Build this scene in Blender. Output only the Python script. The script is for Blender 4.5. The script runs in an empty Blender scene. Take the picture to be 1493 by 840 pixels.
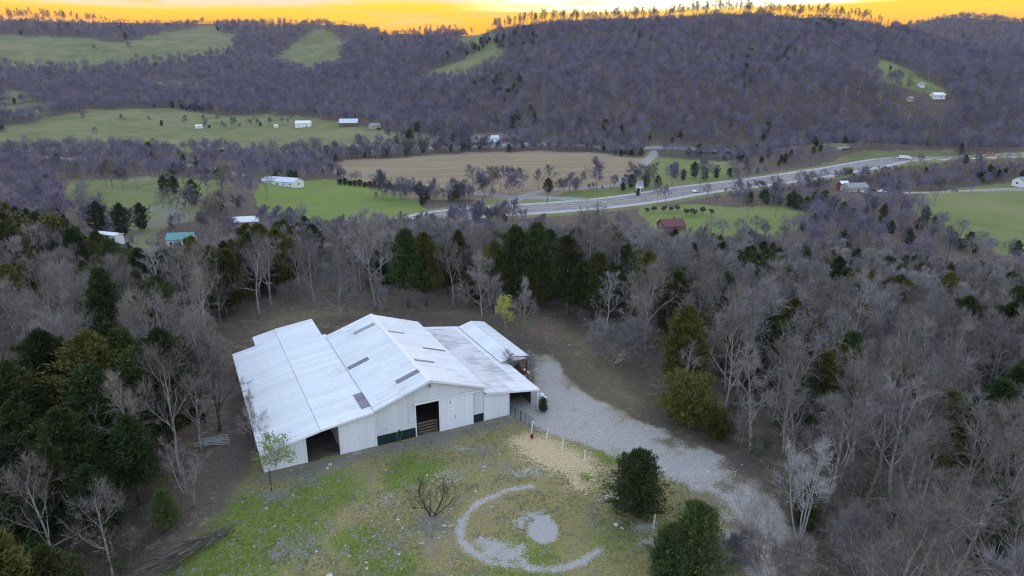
import bpy, math, random
import numpy as np

R = math.radians
# ------------------------------------------------------------------ camera, world, sun, exposure
CAM_H, PITCH, FPX, CX, CY = 38.0, 17.5, 995.0, 746.5, 420.0
scene = bpy.context.scene
col = scene.collection
cam_data = bpy.data.cameras.new('camera')
cam = bpy.data.objects.new('camera', cam_data)
col.objects.link(cam)
cam.location = (0, 0, CAM_H)
cam.rotation_euler = (R(90 - PITCH), 0, 0)
cam_data.sensor_width = 36
cam_data.lens = FPX / 1493 * 36
cam_data.clip_start = 0.5
cam_data.clip_end = 30000
scene.camera = cam

SUN_AZ, SUN_EL = 15.0, 3.0          # degrees: azimuth to the right of +Y, height over the horizon
scene.view_settings.view_transform = 'Standard'
scene.view_settings.look = 'None'
scene.view_settings.gamma = 1
scene.view_settings.use_curve_mapping = False
scene.view_settings.exposure = 1.9


class NT:
    """small helper for node trees"""
    def __init__(s, tree):
        s.t = tree
        s.n = tree.nodes
        s.l = tree.links

    def node(s, kind, **kw):
        n = s.n.new(kind)
        for k, v in kw.items():
            setattr(n, k, v)
        return n

    def val(s, sock, v):
        if hasattr(v, 'is_output') or hasattr(v, 'links'):
            s.l.new(v, sock)
        elif v is not None:
            if hasattr(sock.default_value, '__len__') and not hasattr(v, '__len__'):
                v = (v, v, v)
            if hasattr(sock.default_value, '__len__') and len(sock.default_value) == 4 and len(v) == 3:
                v = (*v, 1)
            sock.default_value = v

    def math(s, op, a, b=None, c=None, clamp=False):
        n = s.node('ShaderNodeMath', operation=op, use_clamp=clamp)
        s.val(n.inputs[0], a)
        if b is not None: s.val(n.inputs[1], b)
        if c is not None: s.val(n.inputs[2], c)
        return n.outputs[0]

    def mix(s, f, a, b, blend='MIX'):
        n = s.node('ShaderNodeMix', data_type='RGBA', blend_type=blend)
        s.val(n.inputs[0], f); s.val(n.inputs[6], a); s.val(n.inputs[7], b)
        return n.outputs[2]

    def ramp(s, f, lo, hi, a=0.0, b=1.0, smooth=True):
        n = s.node('ShaderNodeMapRange', interpolation_type='SMOOTHSTEP' if smooth else 'LINEAR')
        n.clamp = True
        s.val(n.inputs[0], f)
        for i, v in enumerate((lo, hi, a, b)): s.val(n.inputs[i + 1], v)
        return n.outputs[0]

    def noise(s, vec, scale, detail=3, rough=.55, dist=0):
        n = s.node('ShaderNodeTexNoise')
        if vec is not None: s.l.new(vec, n.inputs['Vector'])
        n.inputs['Scale'].default_value = scale
        n.inputs['Detail'].default_value = detail
        n.inputs['Roughness'].default_value = rough
        n.inputs['Distortion'].default_value = dist
        return n.outputs[0]

    def sep(s, v):
        n = s.node('ShaderNodeSeparateXYZ'); s.l.new(v, n.inputs[0])
        return n.outputs

    def comb(s, x, y, z):
        n = s.node('ShaderNodeCombineXYZ')
        for i, v in enumerate((x, y, z)): s.val(n.inputs[i], v)
        return n.outputs[0]


def build_world():
    w = bpy.data.worlds.new('World')
    scene.world = w
    w.use_nodes = True
    k = NT(w.node_tree)
    k.n.clear()
    sky = k.node('ShaderNodeTexSky', sky_type='NISHITA')
    sky.sun_disc = False
    sky.sun_elevation = R(SUN_EL)
    sky.sun_rotation = R(SUN_AZ)
    sky.air_density, sky.dust_density, sky.ozone_density = 1.0, 0.6, 2.0
    co = k.node('ShaderNodeTexCoord').outputs['Generated']
    x, y, z = k.sep(co)
    el = k.math('MULTIPLY', k.math('ARCSINE', z), 57.2958)              # elevation in degrees
    az = k.math('MULTIPLY', k.math('ARCTAN2', x, y), 57.2958)
    daz = k.math('ABSOLUTE', k.math('SUBTRACT', az, SUN_AZ - 1))
    # long thin cloud streaks: noise stretched along the horizon
    st = k.comb(k.math('MULTIPLY', az, .035), k.math('MULTIPLY', el, .55), 0)
    n1 = k.noise(st, 1.0, 4, .55, .6)
    st2 = k.comb(k.math('MULTIPLY', az, .09), k.math('MULTIPLY', el, 1.1), 3.7)
    n2 = k.noise(st2, 1.0, 4, .6, .4)
    elw = k.math('ADD', el, k.math('MULTIPLY_ADD', n1, 2.6, -1.3))
    yellow, peach = (3.1, 1.8, .02), (2.65, 1.85, 1.3)
    low = k.mix(k.ramp(elw, 3.1, 4.9), (3.3, 1.3, .02), yellow)
    low = k.mix(k.ramp(k.math('ADD', elw, k.ramp(daz, 14, 45, -.25, .35)), 4.6, 5.3), low, peach)
    low = k.mix(k.ramp(elw, 5.5, 16), low, (1.15, .86, .86))
    # white-hot gap in the cloud above the hidden sun
    hot = k.math('MULTIPLY', k.ramp(daz, 6, 20, 1, 0), k.math('MULTIPLY', k.ramp(elw, 4.3, 5.0), k.ramp(elw, 5.6, 6.6, 1, 0)))
    low = k.mix(k.math('MULTIPLY', hot, k.ramp(n2, .3, .5)), low, (6, 5.6, 3.8))
    low = k.mix(k.math('MULTIPLY', k.ramp(n2, .5, .68), k.ramp(el, 1, 5)), low, (2.6, 1.6, .5))
    fade = k.math('MULTIPLY', k.ramp(el, 9, 34, 1, 0), k.ramp(daz, 50, 130, 1, .12))
    up = k.mix(1.0, sky.outputs[0], (SKY_K * 3.65, SKY_K * 2.5, SKY_K * 2.05), 'MULTIPLY')
    anti = k.math('MULTIPLY', k.ramp(daz, 60, 150), k.ramp(el, 55, 5))
    up = k.mix(k.math('MULTIPLY', anti, .75), up, (1.55, 1.9, 2.75))
    out = k.mix(fade, up, low)
    bg = k.node('ShaderNodeBackground')
    k.l.new(out, bg.inputs[0])
    bg.inputs[1].default_value = SKY_STRENGTH
    o = k.node('ShaderNodeOutputWorld')
    k.l.new(bg.outputs[0], o.inputs[0])


SKY_STRENGTH, SKY_K = 0.12, 2.0
build_world()
sun_data = bpy.data.lights.new('sun', 'SUN')
sun_data.energy = 2.0
sun_data.angle = R(0.5)
sun_data.color = (1, .72, .38)
sun = bpy.data.objects.new('sun', sun_data)
col.objects.link(sun)
sun.location = (300, 900, 300)
# a sun lamp shines along its local -Z: point it away from the sun's place in the sky
sun.rotation_euler = (R(90 - SUN_EL), 0, R(180 - SUN_AZ))
cy = scene.cycles
cy.max_bounces = 5
cy.diffuse_bounces = 1
cy.filter_width = 1.15
cy.use_denoising = True
cy.glossy_bounces = 2
cy.transmission_bounces = 2
cy.volume_bounces = 0
cy.transparent_max_bounces = 8
cy.caustics_reflective = cy.caustics_refractive = False

# ------------------------------------------------------------------ from the photograph to the place
CP, SP = math.cos(R(PITCH)), math.sin(R(PITCH))


def ray(u, v):
    x = (u - CX) / FPX
    y = (CY - v) / FPX
    return np.array([x, CP + y * SP, -SP + y * CP])


def at0(u, v, z=0.0):
    """the point of height z that pixel (u, v) of the photograph looks at"""
    d = ray(u, v)
    t = (z - CAM_H) / d[2]
    return d * t + np.array([0, 0, CAM_H])


def proj(x, y, z):
    z = z - CAM_H
    dep = y * CP - z * SP
    up = y * SP + z * CP
    dep = np.where(dep > 1, dep, np.nan)
    return CX + FPX * x / dep, CY - FPX * up / dep


def vnoise(x, y, seed=0):
    """value noise on numpy arrays, 0..1"""
    xi, yi = np.floor(x), np.floor(y)
    fx, fy = x - xi, y - yi
    fx, fy = fx * fx * (3 - 2 * fx), fy * fy * (3 - 2 * fy)

    def h(a, b):
        q = np.sin(a * 127.1 + b * 311.7 + seed * 74.7) * 43758.5453
        return q - np.floor(q)
    return ((h(xi, yi) * (1 - fx) + h(xi + 1, yi) * fx) * (1 - fy) + (h(xi, yi + 1) * (1 - fx) + h(xi + 1, yi + 1) * fx) * fy)


def fbm(x, y, seed=0, octv=4):
    s = 0; a = .5; t = 0
    for i in range(octv):
        s = s + a * vnoise(x, y, seed + i * 13); t += a
        x, y, a = x * 2.03 + 5.2, y * 2.03 + 1.7, a * .5
    return s / t


def sstep(a, b, x):
    t = np.clip((x - a) / (b - a), 0, 1)
    return t * t * (3 - 2 * t)


# ------------------------------------------------------------------ terrain heights
VALLEY = -32.0


def terrain_controls():
    P = []                                              # (bearing, r, z)

    def vis(u, lst):
        for v, r in lst:
            d = ray(u, v)
            hz = math.hypot(d[0], d[1])
            if r is None:                               # a point of the flat valley floor
                r = (CAM_H - VALLEY) / (-d[2] / hz); z = VALLEY
            else:
                z = CAM_H + r * d[2] / hz
            P.append((math.atan2(d[0], d[1]), r, z))

    def hid(u, lst):
        d = ray(u, 106)
        for r, z in lst: P.append((math.atan2(d[0], d[1]), r, z))
    for u in (-420, 0):
        vis(u, [(240, 620), (205, 830), (175, 1000), (150, 1150), (110, 1450), (85, 1600), (50, 1850), (33, 2000)])
    vis(150, [(340, 310), (300, 375), (262, 470), (235, 640), (205, 830), (170, 1010), (150, 1150), (110, 1450), (86, 1600), (50, 1850), (33, 2000)])
    vis(300, [(300, 345), (265, 430), (235, 590), (205, 800), (168, 1020), (130, 1250), (95, 1500), (70, 1700), (47, 1900), (36, 2000)])
    vis(450, [(300, 365), (268, None), (235, None), (205, 720), (185, 830), (168, 950), (140, 1100), (95, 1450), (52, 1750), (38, 1850)])
    vis(525, [(200, 730), (130, 1080), (85, 1380), (55, 1600), (41, 1720)])
    vis(600, [(290, None), (260, None), (225, None), (205, 720), (180, 800), (120, 1050), (80, 1300), (55, 1500), (48, 1600)])
    vis(750, [(295, None), (260, None), (225, None), (213, None), (150, 820), (100, 960), (60, 1130), (39, 1230)])
    vis(900, [(295, None), (265, None), (225, None), (214, None), (150, 800), (100, 930), (60, 1080), (32, 1200)])
    vis(1050, [(300, None), (270, None), (235, None), (214, None), (150, 790), (100, 920), (60, 1070), (29, 1200)])
    vis(1200, [(330, None), (290, None), (255, None), (220, None), (208, 680), (150, 800), (100, 940), (60, 1100), (36, 1200)])
    vis(1310, [(340, None), (280, None), (245, None), (220, None), (205, 670), (150, 800), (100, 980), (60, 1180), (44, 1260)])
    for u in (1400, 1493):
        vis(u, [(345, None), (280, None), (230, None), (212, 650), (150, 840), (110, 1050), (78, 1330)])
    vis(1900, [(345, None), (280, None), (230, None), (212, 650), (150, 850), (115, 1100), (85, 1400)])
    for u in (1330, 1493, 1900): vis(u, [(60, 2150), (31, 2450)])
    # hidden ground
    for u in (-420, 0, 150, 300, 450): hid(u, [(2700, 100)])
    for u in (600, 750, 900, 1050, 1200): hid(u, [(1650, 90), (2400, 60)])
    for u in (1310, 1493, 1900): hid(u, [(1750, 50), (2750, 150)])
    for u in (-420, 0): hid(u, [(50, -1.5), (80, -1.5), (120, 0), (180, -1), (260, -9), (350, -18)])
    hid(150, [(50, -.5), (80, 0), (120, -1), (150, -6), (180, -11), (250, -21)])
    hid(300, [(50, 0), (80, 0), (112, 0), (150, -4), (220, -17), (270, -23)])
    hid(450, [(50, 0), (80, 0), (115, 0), (150, -5), (220, -19), (280, -25)])
    for u in (600, 750, 900): hid(u, [(45, 0), (65, 0), (90, 0), (112, -.5), (150, -7), (220, -22), (290, -31)])
    hid(1050, [(45, 0), (65, 0), (90, -1.5), (112, -4), (150, -10), (220, -23), (285, -31)])
    hid(1200, [(45, 0), (65, -.5), (90, -3), (112, -6), (150, -12), (220, -23), (280, -31)])
    for u in (1350, 1493, 1900): hid(u, [(45, -1.2), (65, -2), (90, -4), (112, -7), (150, -13), (220, -23), (280, -31)])
    for b in (75, 110, 145, 180, -75, -110, -145, -180):
        for r, z in ((45, 0), (120, -3), (260, -18), (600, -28), (1300, 40), (2200, 130), (2700, 110)): P.append((R(b), r, z))
    for b in (0, 45, -45, 90, -90, 135, -135): P.append((R(b), 26, 0)); P.append((R(b), 15, 0))
    return np.array(P)


def _warp(b, r):
    return np.stack([b * 1.6, np.log(r)], -1)


def _phi(d2):
    return np.sqrt(d2 + .012)


_C = terrain_controls()
_X = _warp(_C[:, 0], _C[:, 1])
_n = len(_X)
_A = np.zeros((_n + 3, _n + 3))
_A[:_n, :_n] = _phi(((_X[:, None] - _X[None]) ** 2).sum(-1)) - np.eye(_n) * 2e-3
_A[:_n, _n] = 1; _A[:_n, _n + 1:] = _X
_A[_n, :_n] = 1; _A[_n + 1:, :_n] = _X.T
_W = np.linalg.solve(_A, np.concatenate([_C[:, 2], np.zeros(3)]))


ROADBED = []


def height(x, y):
    x = np.asarray(x, float); y = np.asarray(y, float)
    shp = x.shape
    x = x.ravel(); y = y.ravel()
    out = np.empty(len(x))
    for i in range(0, len(x), 40000):
        a, b = x[i:i + 40000], y[i:i + 40000]
        r = np.maximum(np.hypot(a, b), 12.0)
        q = _warp(np.arctan2(a, b), r)
        d2 = (q[:, None, 0] - _X[None, :, 0]) ** 2 + (q[:, None, 1] - _X[None, :, 1]) ** 2
        z = _phi(d2) @ _W[:_n] + _W[_n] + q @ _W[_n + 1:]
        # ravines and knolls where the ground is steep and far, nothing on the valley floor
        amp = sstep(-26, 30, z) * sstep(520, 900, r)
        z = z + amp * (fbm(a / 170, b / 170, 3, 4) - .5) * 22
        # small unevenness near by
        z = z + sstep(16, 40, r) * sstep(5000, 300, r) * (fbm(a / 9, b / 9, 8, 3) - .5) * .5
        # the highway's level bed
        if ROADBED:
            k = np.nonzero((r > 260) & (r < 1300) & (np.abs(np.arctan2(a, b)) < .9))[0]
            if len(k):
                pts, pz = ROADBED[0]
                best = np.full(len(k), 1e9); bz = np.zeros(len(k))
                for j in range(len(pts)):
                    dj = (a[k] - pts[j, 0]) ** 2 + (b[k] - pts[j, 1]) ** 2
                    m = dj < best
                    best[m] = dj[m]; bz[m] = pz[j]
                w = 1 - sstep(19, 60, np.sqrt(best))
                z[k] = z[k] * (1 - w) + bz * w
        # level pad under the barn, its yard and the drive
        dx, dy = a - BARN_C[0], b - BARN_C[1]
        ca, sa = math.cos(BARN_ANG), math.sin(BARN_ANG)
        la, lb = dx * ca + dy * sa, -dx * sa + dy * ca
        dd = np.hypot(np.maximum(np.abs(la) - 21, 0), np.maximum(np.abs(lb) - 18, 0))
        z = z * sstep(0, 9, dd)
        out[i:i + 40000] = z
    return out.reshape(shp)


BARN_O = at0(550, 650)                                  # front corner of the barn's middle part
BARN_ANG = math.atan2(*(at0(706, 613) - BARN_O)[1::-1])
BU = np.array([math.cos(BARN_ANG), math.sin(BARN_ANG), 0]); BN = np.array([-BU[1], BU[0], 0])
BARN_C = BARN_O + BU * 4 + BN * 14


def hz(x, y):
    return float(height(np.array([x]), np.array([y]))[0])


def at(u, v, rmin=35.0, rmax=4500.0):
    """where the photograph's pixel (u, v) meets the terrain: march along the ray"""
    d = ray(u, v)
    h = math.hypot(d[0], d[1])
    rs = rmin * (rmax / rmin) ** np.linspace(0, 1, 700)
    x, y, z = d[0] / h * rs, d[1] / h * rs, CAM_H + d[2] / h * rs
    g = height(x, y)
    below = np.nonzero(z < g)[0]
    if len(below) == 0: i = len(rs) - 1
    else: i = below[0]
    if i == 0: return np.array([x[0], y[0], g[0]])
    a, b = z[i - 1] - g[i - 1], g[i] - z[i]
    t = a / (a + b) if a + b > 1e-9 else .5
    r = rs[i - 1] + (rs[i] - rs[i - 1]) * t
    px, py = d[0] / h * r, d[1] / h * r
    return np.array([px, py, hz(px, py)])

# ------------------------------------------------------------------ objects, meshes, materials: helpers
def link(o, parent=None):
    col.objects.link(o)
    if parent is not None: o.parent = parent
    return o


def props(o, label=None, cat=None, group=None, kind=None):
    for k, v in (('label', label), ('category', cat), ('group', group), ('kind', kind)):
        if v: o[k] = v
    return o


def thing(name, label, cat, loc=(0, 0, 0), rz=0.0, group=None):
    o = bpy.data.objects.new(name, None)
    o.empty_display_size = .5
    o.location = loc
    o.rotation_euler = (0, 0, rz)
    link(o)
    return props(o, label, cat, group)


class MB:
    """collects vertices and faces, builds ONE mesh object"""
    def __init__(s):
        s.v, s.f = [], []

    def add(s, vs, fs):
        b = len(s.v)
        s.v += [tuple(map(float, p)) for p in vs]
        s.f += [tuple(i + b for i in f) for f in fs]
        return s

    def box(s, x0, x1, y0, y1, z0, z1):
        v = [(x, y, z) for z in (z0, z1) for y in (y0, y1) for x in (x0, x1)]
        return s.add(v, [(0, 2, 3, 1), (4, 5, 7, 6), (0, 1, 5, 4), (2, 6, 7, 3), (0, 4, 6, 2), (1, 3, 7, 5)])

    def bar(s, p, q, w, h=None):
        """a square bar from p to q"""
        h = h or w
        p, q = np.array(p, float), np.array(q, float)
        d = q - p; d /= np.linalg.norm(d) + 1e-9
        up = np.array([0, 0, 1.]) if abs(d[2]) < .95 else np.array([0, 1., 0])
        a = np.cross(d, up); a /= np.linalg.norm(a); b = np.cross(a, d)
        v = [c + a * i * w / 2 + b * j * h / 2 for c in (p, q) for i, j in ((-1, -1), (1, -1), (1, 1), (-1, 1))]
        return s.add(v, [(0, 1, 2, 3), (7, 6, 5, 4), (0, 4, 5, 1), (1, 5, 6, 2), (2, 6, 7, 3), (3, 7, 4, 0)])

    def tube(s, pts, rad, n=6, cap=True):
        pts = [np.array(p, float) for p in pts]
        m = len(pts)
        if not hasattr(rad, '__len__'): rad = [rad] * m
        vs = []
        for i, p in enumerate(pts):
            d = pts[min(i + 1, m - 1)] - pts[max(i - 1, 0)]
            d = d / (np.linalg.norm(d) + 1e-9)
            up = np.array([0, 0, 1.]) if abs(d[2]) < .9 else np.array([1., 0, 0])
            a = np.cross(d, up); a /= np.linalg.norm(a) + 1e-9; b = np.cross(d, a)
            for k in range(n):
                t = 2 * math.pi * k / n
                vs.append(p + (a * math.cos(t) + b * math.sin(t)) * rad[i])
        fs = [(i * n + k, i * n + (k + 1) % n, (i + 1) * n + (k + 1) % n, (i + 1) * n + k) for i in range(m - 1) for k in range(n)]
        if cap: fs += [tuple(range(n))[::-1], tuple((m - 1) * n + k for k in range(n))]
        return s.add(vs, fs)

    def lathe(s, prof, n=12, c=(0, 0)):
        vs = [(c[0] + r * math.cos(2 * math.pi * k / n), c[1] + r * math.sin(2 * math.pi * k / n), z) for r, z in prof for k in range(n)]
        m = len(prof)
        fs = [(i * n + k, i * n + (k + 1) % n, (i + 1) * n + (k + 1) % n, (i + 1) * n + k) for i in range(m - 1) for k in range(n)]
        fs += [tuple(range(n))[::-1], tuple((m - 1) * n + k for k in range(n))]
        return s.add(vs, fs)

    def prism(s, poly, axis, a, b):
        """extrude a polygon of 2-D points along an axis (0, 1 or 2) from a to b"""
        def put(p, t):
            q = list(p); q.insert(axis, t)
            return q
        n = len(poly)
        s.add([put(p, a) for p in poly] + [put(p, b) for p in poly],
              [tuple(range(n))[::-1], tuple(range(n, 2 * n))] + [(i, (i + 1) % n, n + (i + 1) % n, n + i) for i in range(n)])
        return s

    def mesh(s, name, mat, smooth=False):
        me = bpy.data.meshes.new(name)
        me.from_pydata(s.v, [], s.f)
        me.materials.append(mat)
        if smooth: me.shade_smooth()
        return me

    def build(s, name, mat, parent=None, smooth=False):
        return link(bpy.data.objects.new(name, s.mesh(name, mat, smooth)), parent)


def fast_mesh(name, v, tri, mat, smooth=False, quads=False):
    """mesh from numpy arrays"""
    k = 4 if quads else 3
    me = bpy.data.meshes.new(name)
    v = np.ascontiguousarray(v, np.float32); tri = np.ascontiguousarray(tri, np.int32)
    me.vertices.add(len(v)); me.vertices.foreach_set('co', v.ravel())
    me.loops.add(tri.size); me.loops.foreach_set('vertex_index', tri.ravel())
    me.polygons.add(len(tri))
    me.polygons.foreach_set('loop_start', np.arange(0, tri.size, k, dtype=np.int32))
    me.polygons.foreach_set('loop_total', np.full(len(tri), k, np.int32))
    me.polygons.foreach_set('use_smooth', np.full(len(tri), smooth, bool))
    me.update(calc_edges=True)
    me.materials.append(mat)
    return me


def new_mat(name):
    m = bpy.data.materials.new(name)
    m.use_nodes = True
    k = NT(m.node_tree)
    p = k.n['Principled BSDF']
    p.inputs['Specular IOR Level'].default_value = .25
    p.inputs['Roughness'].default_value = .85
    return m, k, p


def simple(name, c, rough=.7, var=.12, scale=3.0, metal=0.0, spec=.3, obj_var=0.0):
    """a plain colour broken by noise in the object's own space, and a little from one object to the next"""
    m, k, p = new_mat(name)
    co = k.node('ShaderNodeTexCoord').outputs['Object']
    n = k.noise(co, scale, 4, .6)
    f = k.ramp(n, .3, .7, 1 - var, 1 + var, False)
    if obj_var:
        rnd = k.node('ShaderNodeObjectInfo').outputs['Random']
        f = k.math('MULTIPLY', f, k.ramp(rnd, 0, 1, 1 - obj_var, 1 + obj_var, False))
    k.val(p.inputs['Base Color'], k.mix(1.0, c, k.comb(f, f, f), 'MULTIPLY'))
    p.inputs['Roughness'].default_value = rough
    p.inputs['Metallic'].default_value = metal
    p.inputs['Specular IOR Level'].default_value = spec
    return m


def roof_mat(name, c, wear, wear_c=(.30, .28, .29), wear_lo=.5, wear_hi=.7, rough=.42):
    """painted sheet metal with streaks that run down the slope (the object's local X)"""
    m, k, p = new_mat(name)
    g = k.node('ShaderNodeNewGeometry').outputs['Position']
    ob = k.node('ShaderNodeTexCoord').outputs['Object']
    oi = k.node('ShaderNodeObjectInfo').outputs['Random']
    x, y, z = k.sep(ob)
    off = k.math('MULTIPLY', oi, 37.0)
    st = k.noise(k.comb(k.math('ADD', k.math('MULTIPLY', x, .22), off), k.math('MULTIPLY', y, 3.0), off), 1, 4, .6)
    big = k.noise(g, .22, 4, .6)
    w = k.math('MULTIPLY', k.ramp(k.math('ADD', k.math('MULTIPLY', st, .5), k.math('MULTIPLY', big, .5)), wear_lo, wear_hi), wear)
    tint = k.ramp(oi, 0, 1, .93, 1.04, False)
    base = k.mix(1.0, c, k.comb(tint, tint, tint), 'MULTIPLY')
    # rows of screws over the purlins
    row = k.math('PINGPONG', x, .6)
    base = k.mix(k.math('MULTIPLY', k.ramp(row, .05, .0), .22), base, (.45, .45, .47))
    k.val(p.inputs['Base Color'], k.mix(w, base, wear_c))
    k.val(p.inputs['Roughness'], k.ramp(w, 0, 1, rough, .8))
    p.inputs['Specular IOR Level'].default_value = .35
    return m


def bark_mat(name, c1, c2):
    m, k, p = new_mat(name)
    co = k.node('ShaderNodeTexCoord').outputs['Object']
    oi = k.node('ShaderNodeObjectInfo').outputs['Random']
    n = k.noise(co, 2.2, 3, .6)
    tone = k.ramp(oi, 0, 1, .66, 1.32, False)
    warm = k.ramp(k.math('FRACT', k.math('MULTIPLY', oi, 7.31)), 0, 1, -.05, .05, False)
    t = k.comb(k.math('MULTIPLY', tone, k.math('ADD', warm, 1.0)), tone, k.math('MULTIPLY', tone, k.math('SUBTRACT', 1.0, warm)))
    k.val(p.inputs['Base Color'], k.mix(1.0, k.mix(k.ramp(n, .35, .65), c1, c2), t, 'MULTIPLY'))
    p.inputs['Roughness'].default_value = .9
    return m


def leaf_mat(name, c1, c2, scale=.7):
    m, k, p = new_mat(name)
    co = k.node('ShaderNodeTexCoord').outputs['Object']
    oi = k.node('ShaderNodeObjectInfo').outputs['Random']
    n = k.noise(co, scale, 4, .65)
    n2 = k.noise(co, 9, 1, .5)
    tone = k.ramp(oi, 0, 1, .7, 1.3, False)
    hue = k.math('FRACT', k.math('MULTIPLY', oi, 5.77))
    f = k.math('ADD', k.math('MULTIPLY', k.ramp(n, .3, .7), .6), k.math('ADD', k.math('MULTIPLY', hue, .4), k.ramp(n2, .3, .7, -.15, .15)), clamp=True)
    k.val(p.inputs['Base Color'], k.mix(1.0, k.mix(f, c1, c2), k.comb(tone, tone, tone), 'MULTIPLY'))
    p.inputs['Roughness'].default_value = .8
    p.inputs['Specular IOR Level'].default_value = .15
    return m


# ------------------------------------------------------------------ the ground: one sheet, cut into named pieces
def ground_mat():
    """grass, gravel, straw, leaf litter, bare dirt and fields, mixed by the masks laid on the vertices"""
    m, k, p = new_mat('ground')
    g = k.node('ShaderNodeNewGeometry').outputs['Position']
    a1 = k.node('ShaderNodeAttribute', attribute_name='mask_a')
    a2 = k.node('ShaderNodeAttribute', attribute_name='mask_b')
    s1 = k.sep(a1.outputs['Vector']); s2 = k.sep(a2.outputs['Vector'])
    gravel, straw, litter, lush = s1[0], s1[1], s1[2], a1.outputs['Alpha']
    dirt, crop, field, pale = s2[0], s2[1], s2[2], a2.outputs['Alpha']
    nA = k.noise(g, .16, 5, .62)           # large patches
    nB = k.noise(g, .9, 5, .65)
    nC = k.noise(g, 5.0, 5, .7)            # grain
    nD = k.noise(g, .035, 4, .6)
    edge = k.math('ADD', k.math('MULTIPLY', k.math('SUBTRACT', nB, .5), 1.0), k.math('MULTIPLY', k.math('SUBTRACT', nC, .5), 1.5))

    def cut(mask, soft=.22, amount=1.0):
        v = k.math('ADD', mask, k.math('MULTIPLY', edge, amount))
        return k.ramp(v, .5 - soft, .5 + soft)
    # grass: straw-olive dead blades and green tufts
    dead = k.mix(k.ramp(nC, .3, .7), (.182, .152, .062), (.31, .262, .122))
    green = k.mix(k.ramp(nC, .3, .7), (.085, .118, .020), (.18, .22, .048))
    gf = k.ramp(k.math('ADD', k.math('ADD', k.math('MULTIPLY', nB, .75), k.math('MULTIPLY', nA, .6)), k.math('MULTIPLY', lush, .75)), .62, 1.04)
    c = k.mix(gf, dead, green)
    bare = k.ramp(k.math('ADD', nB, k.math('MULTIPLY', nC, .35)), .70, .84)
    c = k.mix(k.math('MULTIPLY', bare, .75), c, k.mix(nC, (.13, .11, .10), (.26, .235, .22)))
    # fields far off
    fg = k.mix(k.ramp(nD, .3, .7), (.115, .128, .05), (.185, .185, .088))
    fg = k.mix(k.ramp(k.noise(g, .012, 3, .6), .45, .7), fg, (.20, .175, .095))
    fg = k.mix(k.math('MULTIPLY', lush, k.ramp(nA, .3, .65, .95, .45)), fg, (.14, .215, .035))
    c = k.mix(field, c, fg)
    x, y, z = k.sep(g)
    rows = k.noise(k.comb(k.math('MULTIPLY', x, .012), k.math('MULTIPLY', y, .16), 0), 1, 4, .6)
    cr = k.mix(k.ramp(rows, .3, .7), (.205, .155, .095), (.285, .225, .145))
    cr = k.mix(k.math('MULTIPLY', k.ramp(nD, .5, .75), .4), cr, (.17, .16, .085))
    c = k.mix(crop, c, cr)
    # leaf litter of the woods
    lit = k.mix(k.ramp(nC, .25, .75), (.052, .040, .033), (.155, .118, .098))
    lit = k.mix(k.math('MULTIPLY', k.ramp(nB, .45, .7), k.ramp(nA, .4, .6)), lit, k.mix(nC, (.12, .11, .05), (.25, .21, .13)))
    c = k.mix(cut(litter, .3, .8), c, lit)
    drt = k.mix(k.ramp(nC, .25, .8), (.115, .10, .09), (.29, .27, .26))
    c = k.mix(k.math('MULTIPLY', cut(dirt, .3, 1.1), .85), c, drt)
    grv = k.mix(k.ramp(nC, .2, .8), (.265, .242, .228), (.44, .41, .39))
    grv = k.mix(k.math('MULTIPLY', k.ramp(nB, .48, .72), k.ramp(nA, .36, .56)), grv, k.mix(nC, (.22, .18, .13), (.38, .32, .24)))
    grv = k.mix(k.ramp(k.noise(g, 1.9, 4, .75), .58, .72), grv, (.58, .56, .54))
    c = k.mix(cut(gravel, .25, .8), c, grv)
    c = k.mix(k.math('MULTIPLY', cut(pale, .3, 1.2), .9), c, k.mix(nC, (.30, .285, .28), (.45, .43, .425)))
    c = k.mix(cut(straw, .3, 1.1), c, k.mix(k.ramp(nC, .25, .75), (.33, .25, .145), (.62, .49, .30)))
    k.val(p.inputs['Base Color'], c)
    p.inputs['Roughness'].default_value = .95
    p.inputs['Specular IOR Level'].default_value = .12
    b = k.node('ShaderNodeBump')
    b.inputs['Strength'].default_value = .6
    b.inputs['Distance'].default_value = .12
    k.val(b.inputs['Height'], k.math('ADD', nC, k.math('MULTIPLY', nB, .8)))
    k.l.new(b.outputs[0], p.inputs['Normal'])
    return m


def P0(pts): return np.array([at0(u, v)[:2] for u, v in pts])


def inside(poly, x, y):
    poly = np.asarray(poly); r = np.zeros(np.shape(x), bool)
    j = len(poly) - 1
    for i in range(len(poly)):
        xi, yi = poly[i]; xj, yj = poly[j]
        c = ((yi > y) != (yj > y)) & (x < (xj - xi) * (y - yi) / (yj - yi + 1e-12) + xi)
        r ^= c; j = i
    return r


def seg_dist(pts, x, y, closed=False):
    d = np.full(np.shape(x), 1e9)
    pts = list(map(np.asarray, pts))
    for a, b in zip(pts, pts[1:] + ([pts[0]] if closed else [])) if closed else zip(pts, pts[1:]):
        e = b - a; L = (e ** 2).sum() + 1e-12
        t = np.clip(((x - a[0]) * e[0] + (y - a[1]) * e[1]) / L, 0, 1)
        d = np.minimum(d, np.hypot(x - a[0] - t * e[0], y - a[1] - t * e[1]))
    return d


def poly_mask(poly, x, y, w):
    """1 inside, 0 outside, a soft edge about 2w wide, .5 on the outline"""
    d = seg_dist(poly, x, y, True)
    d = np.where(inside(poly, x, y), d, -d)
    return np.clip(.5 + d / (2 * w), 0, 1)


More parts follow.
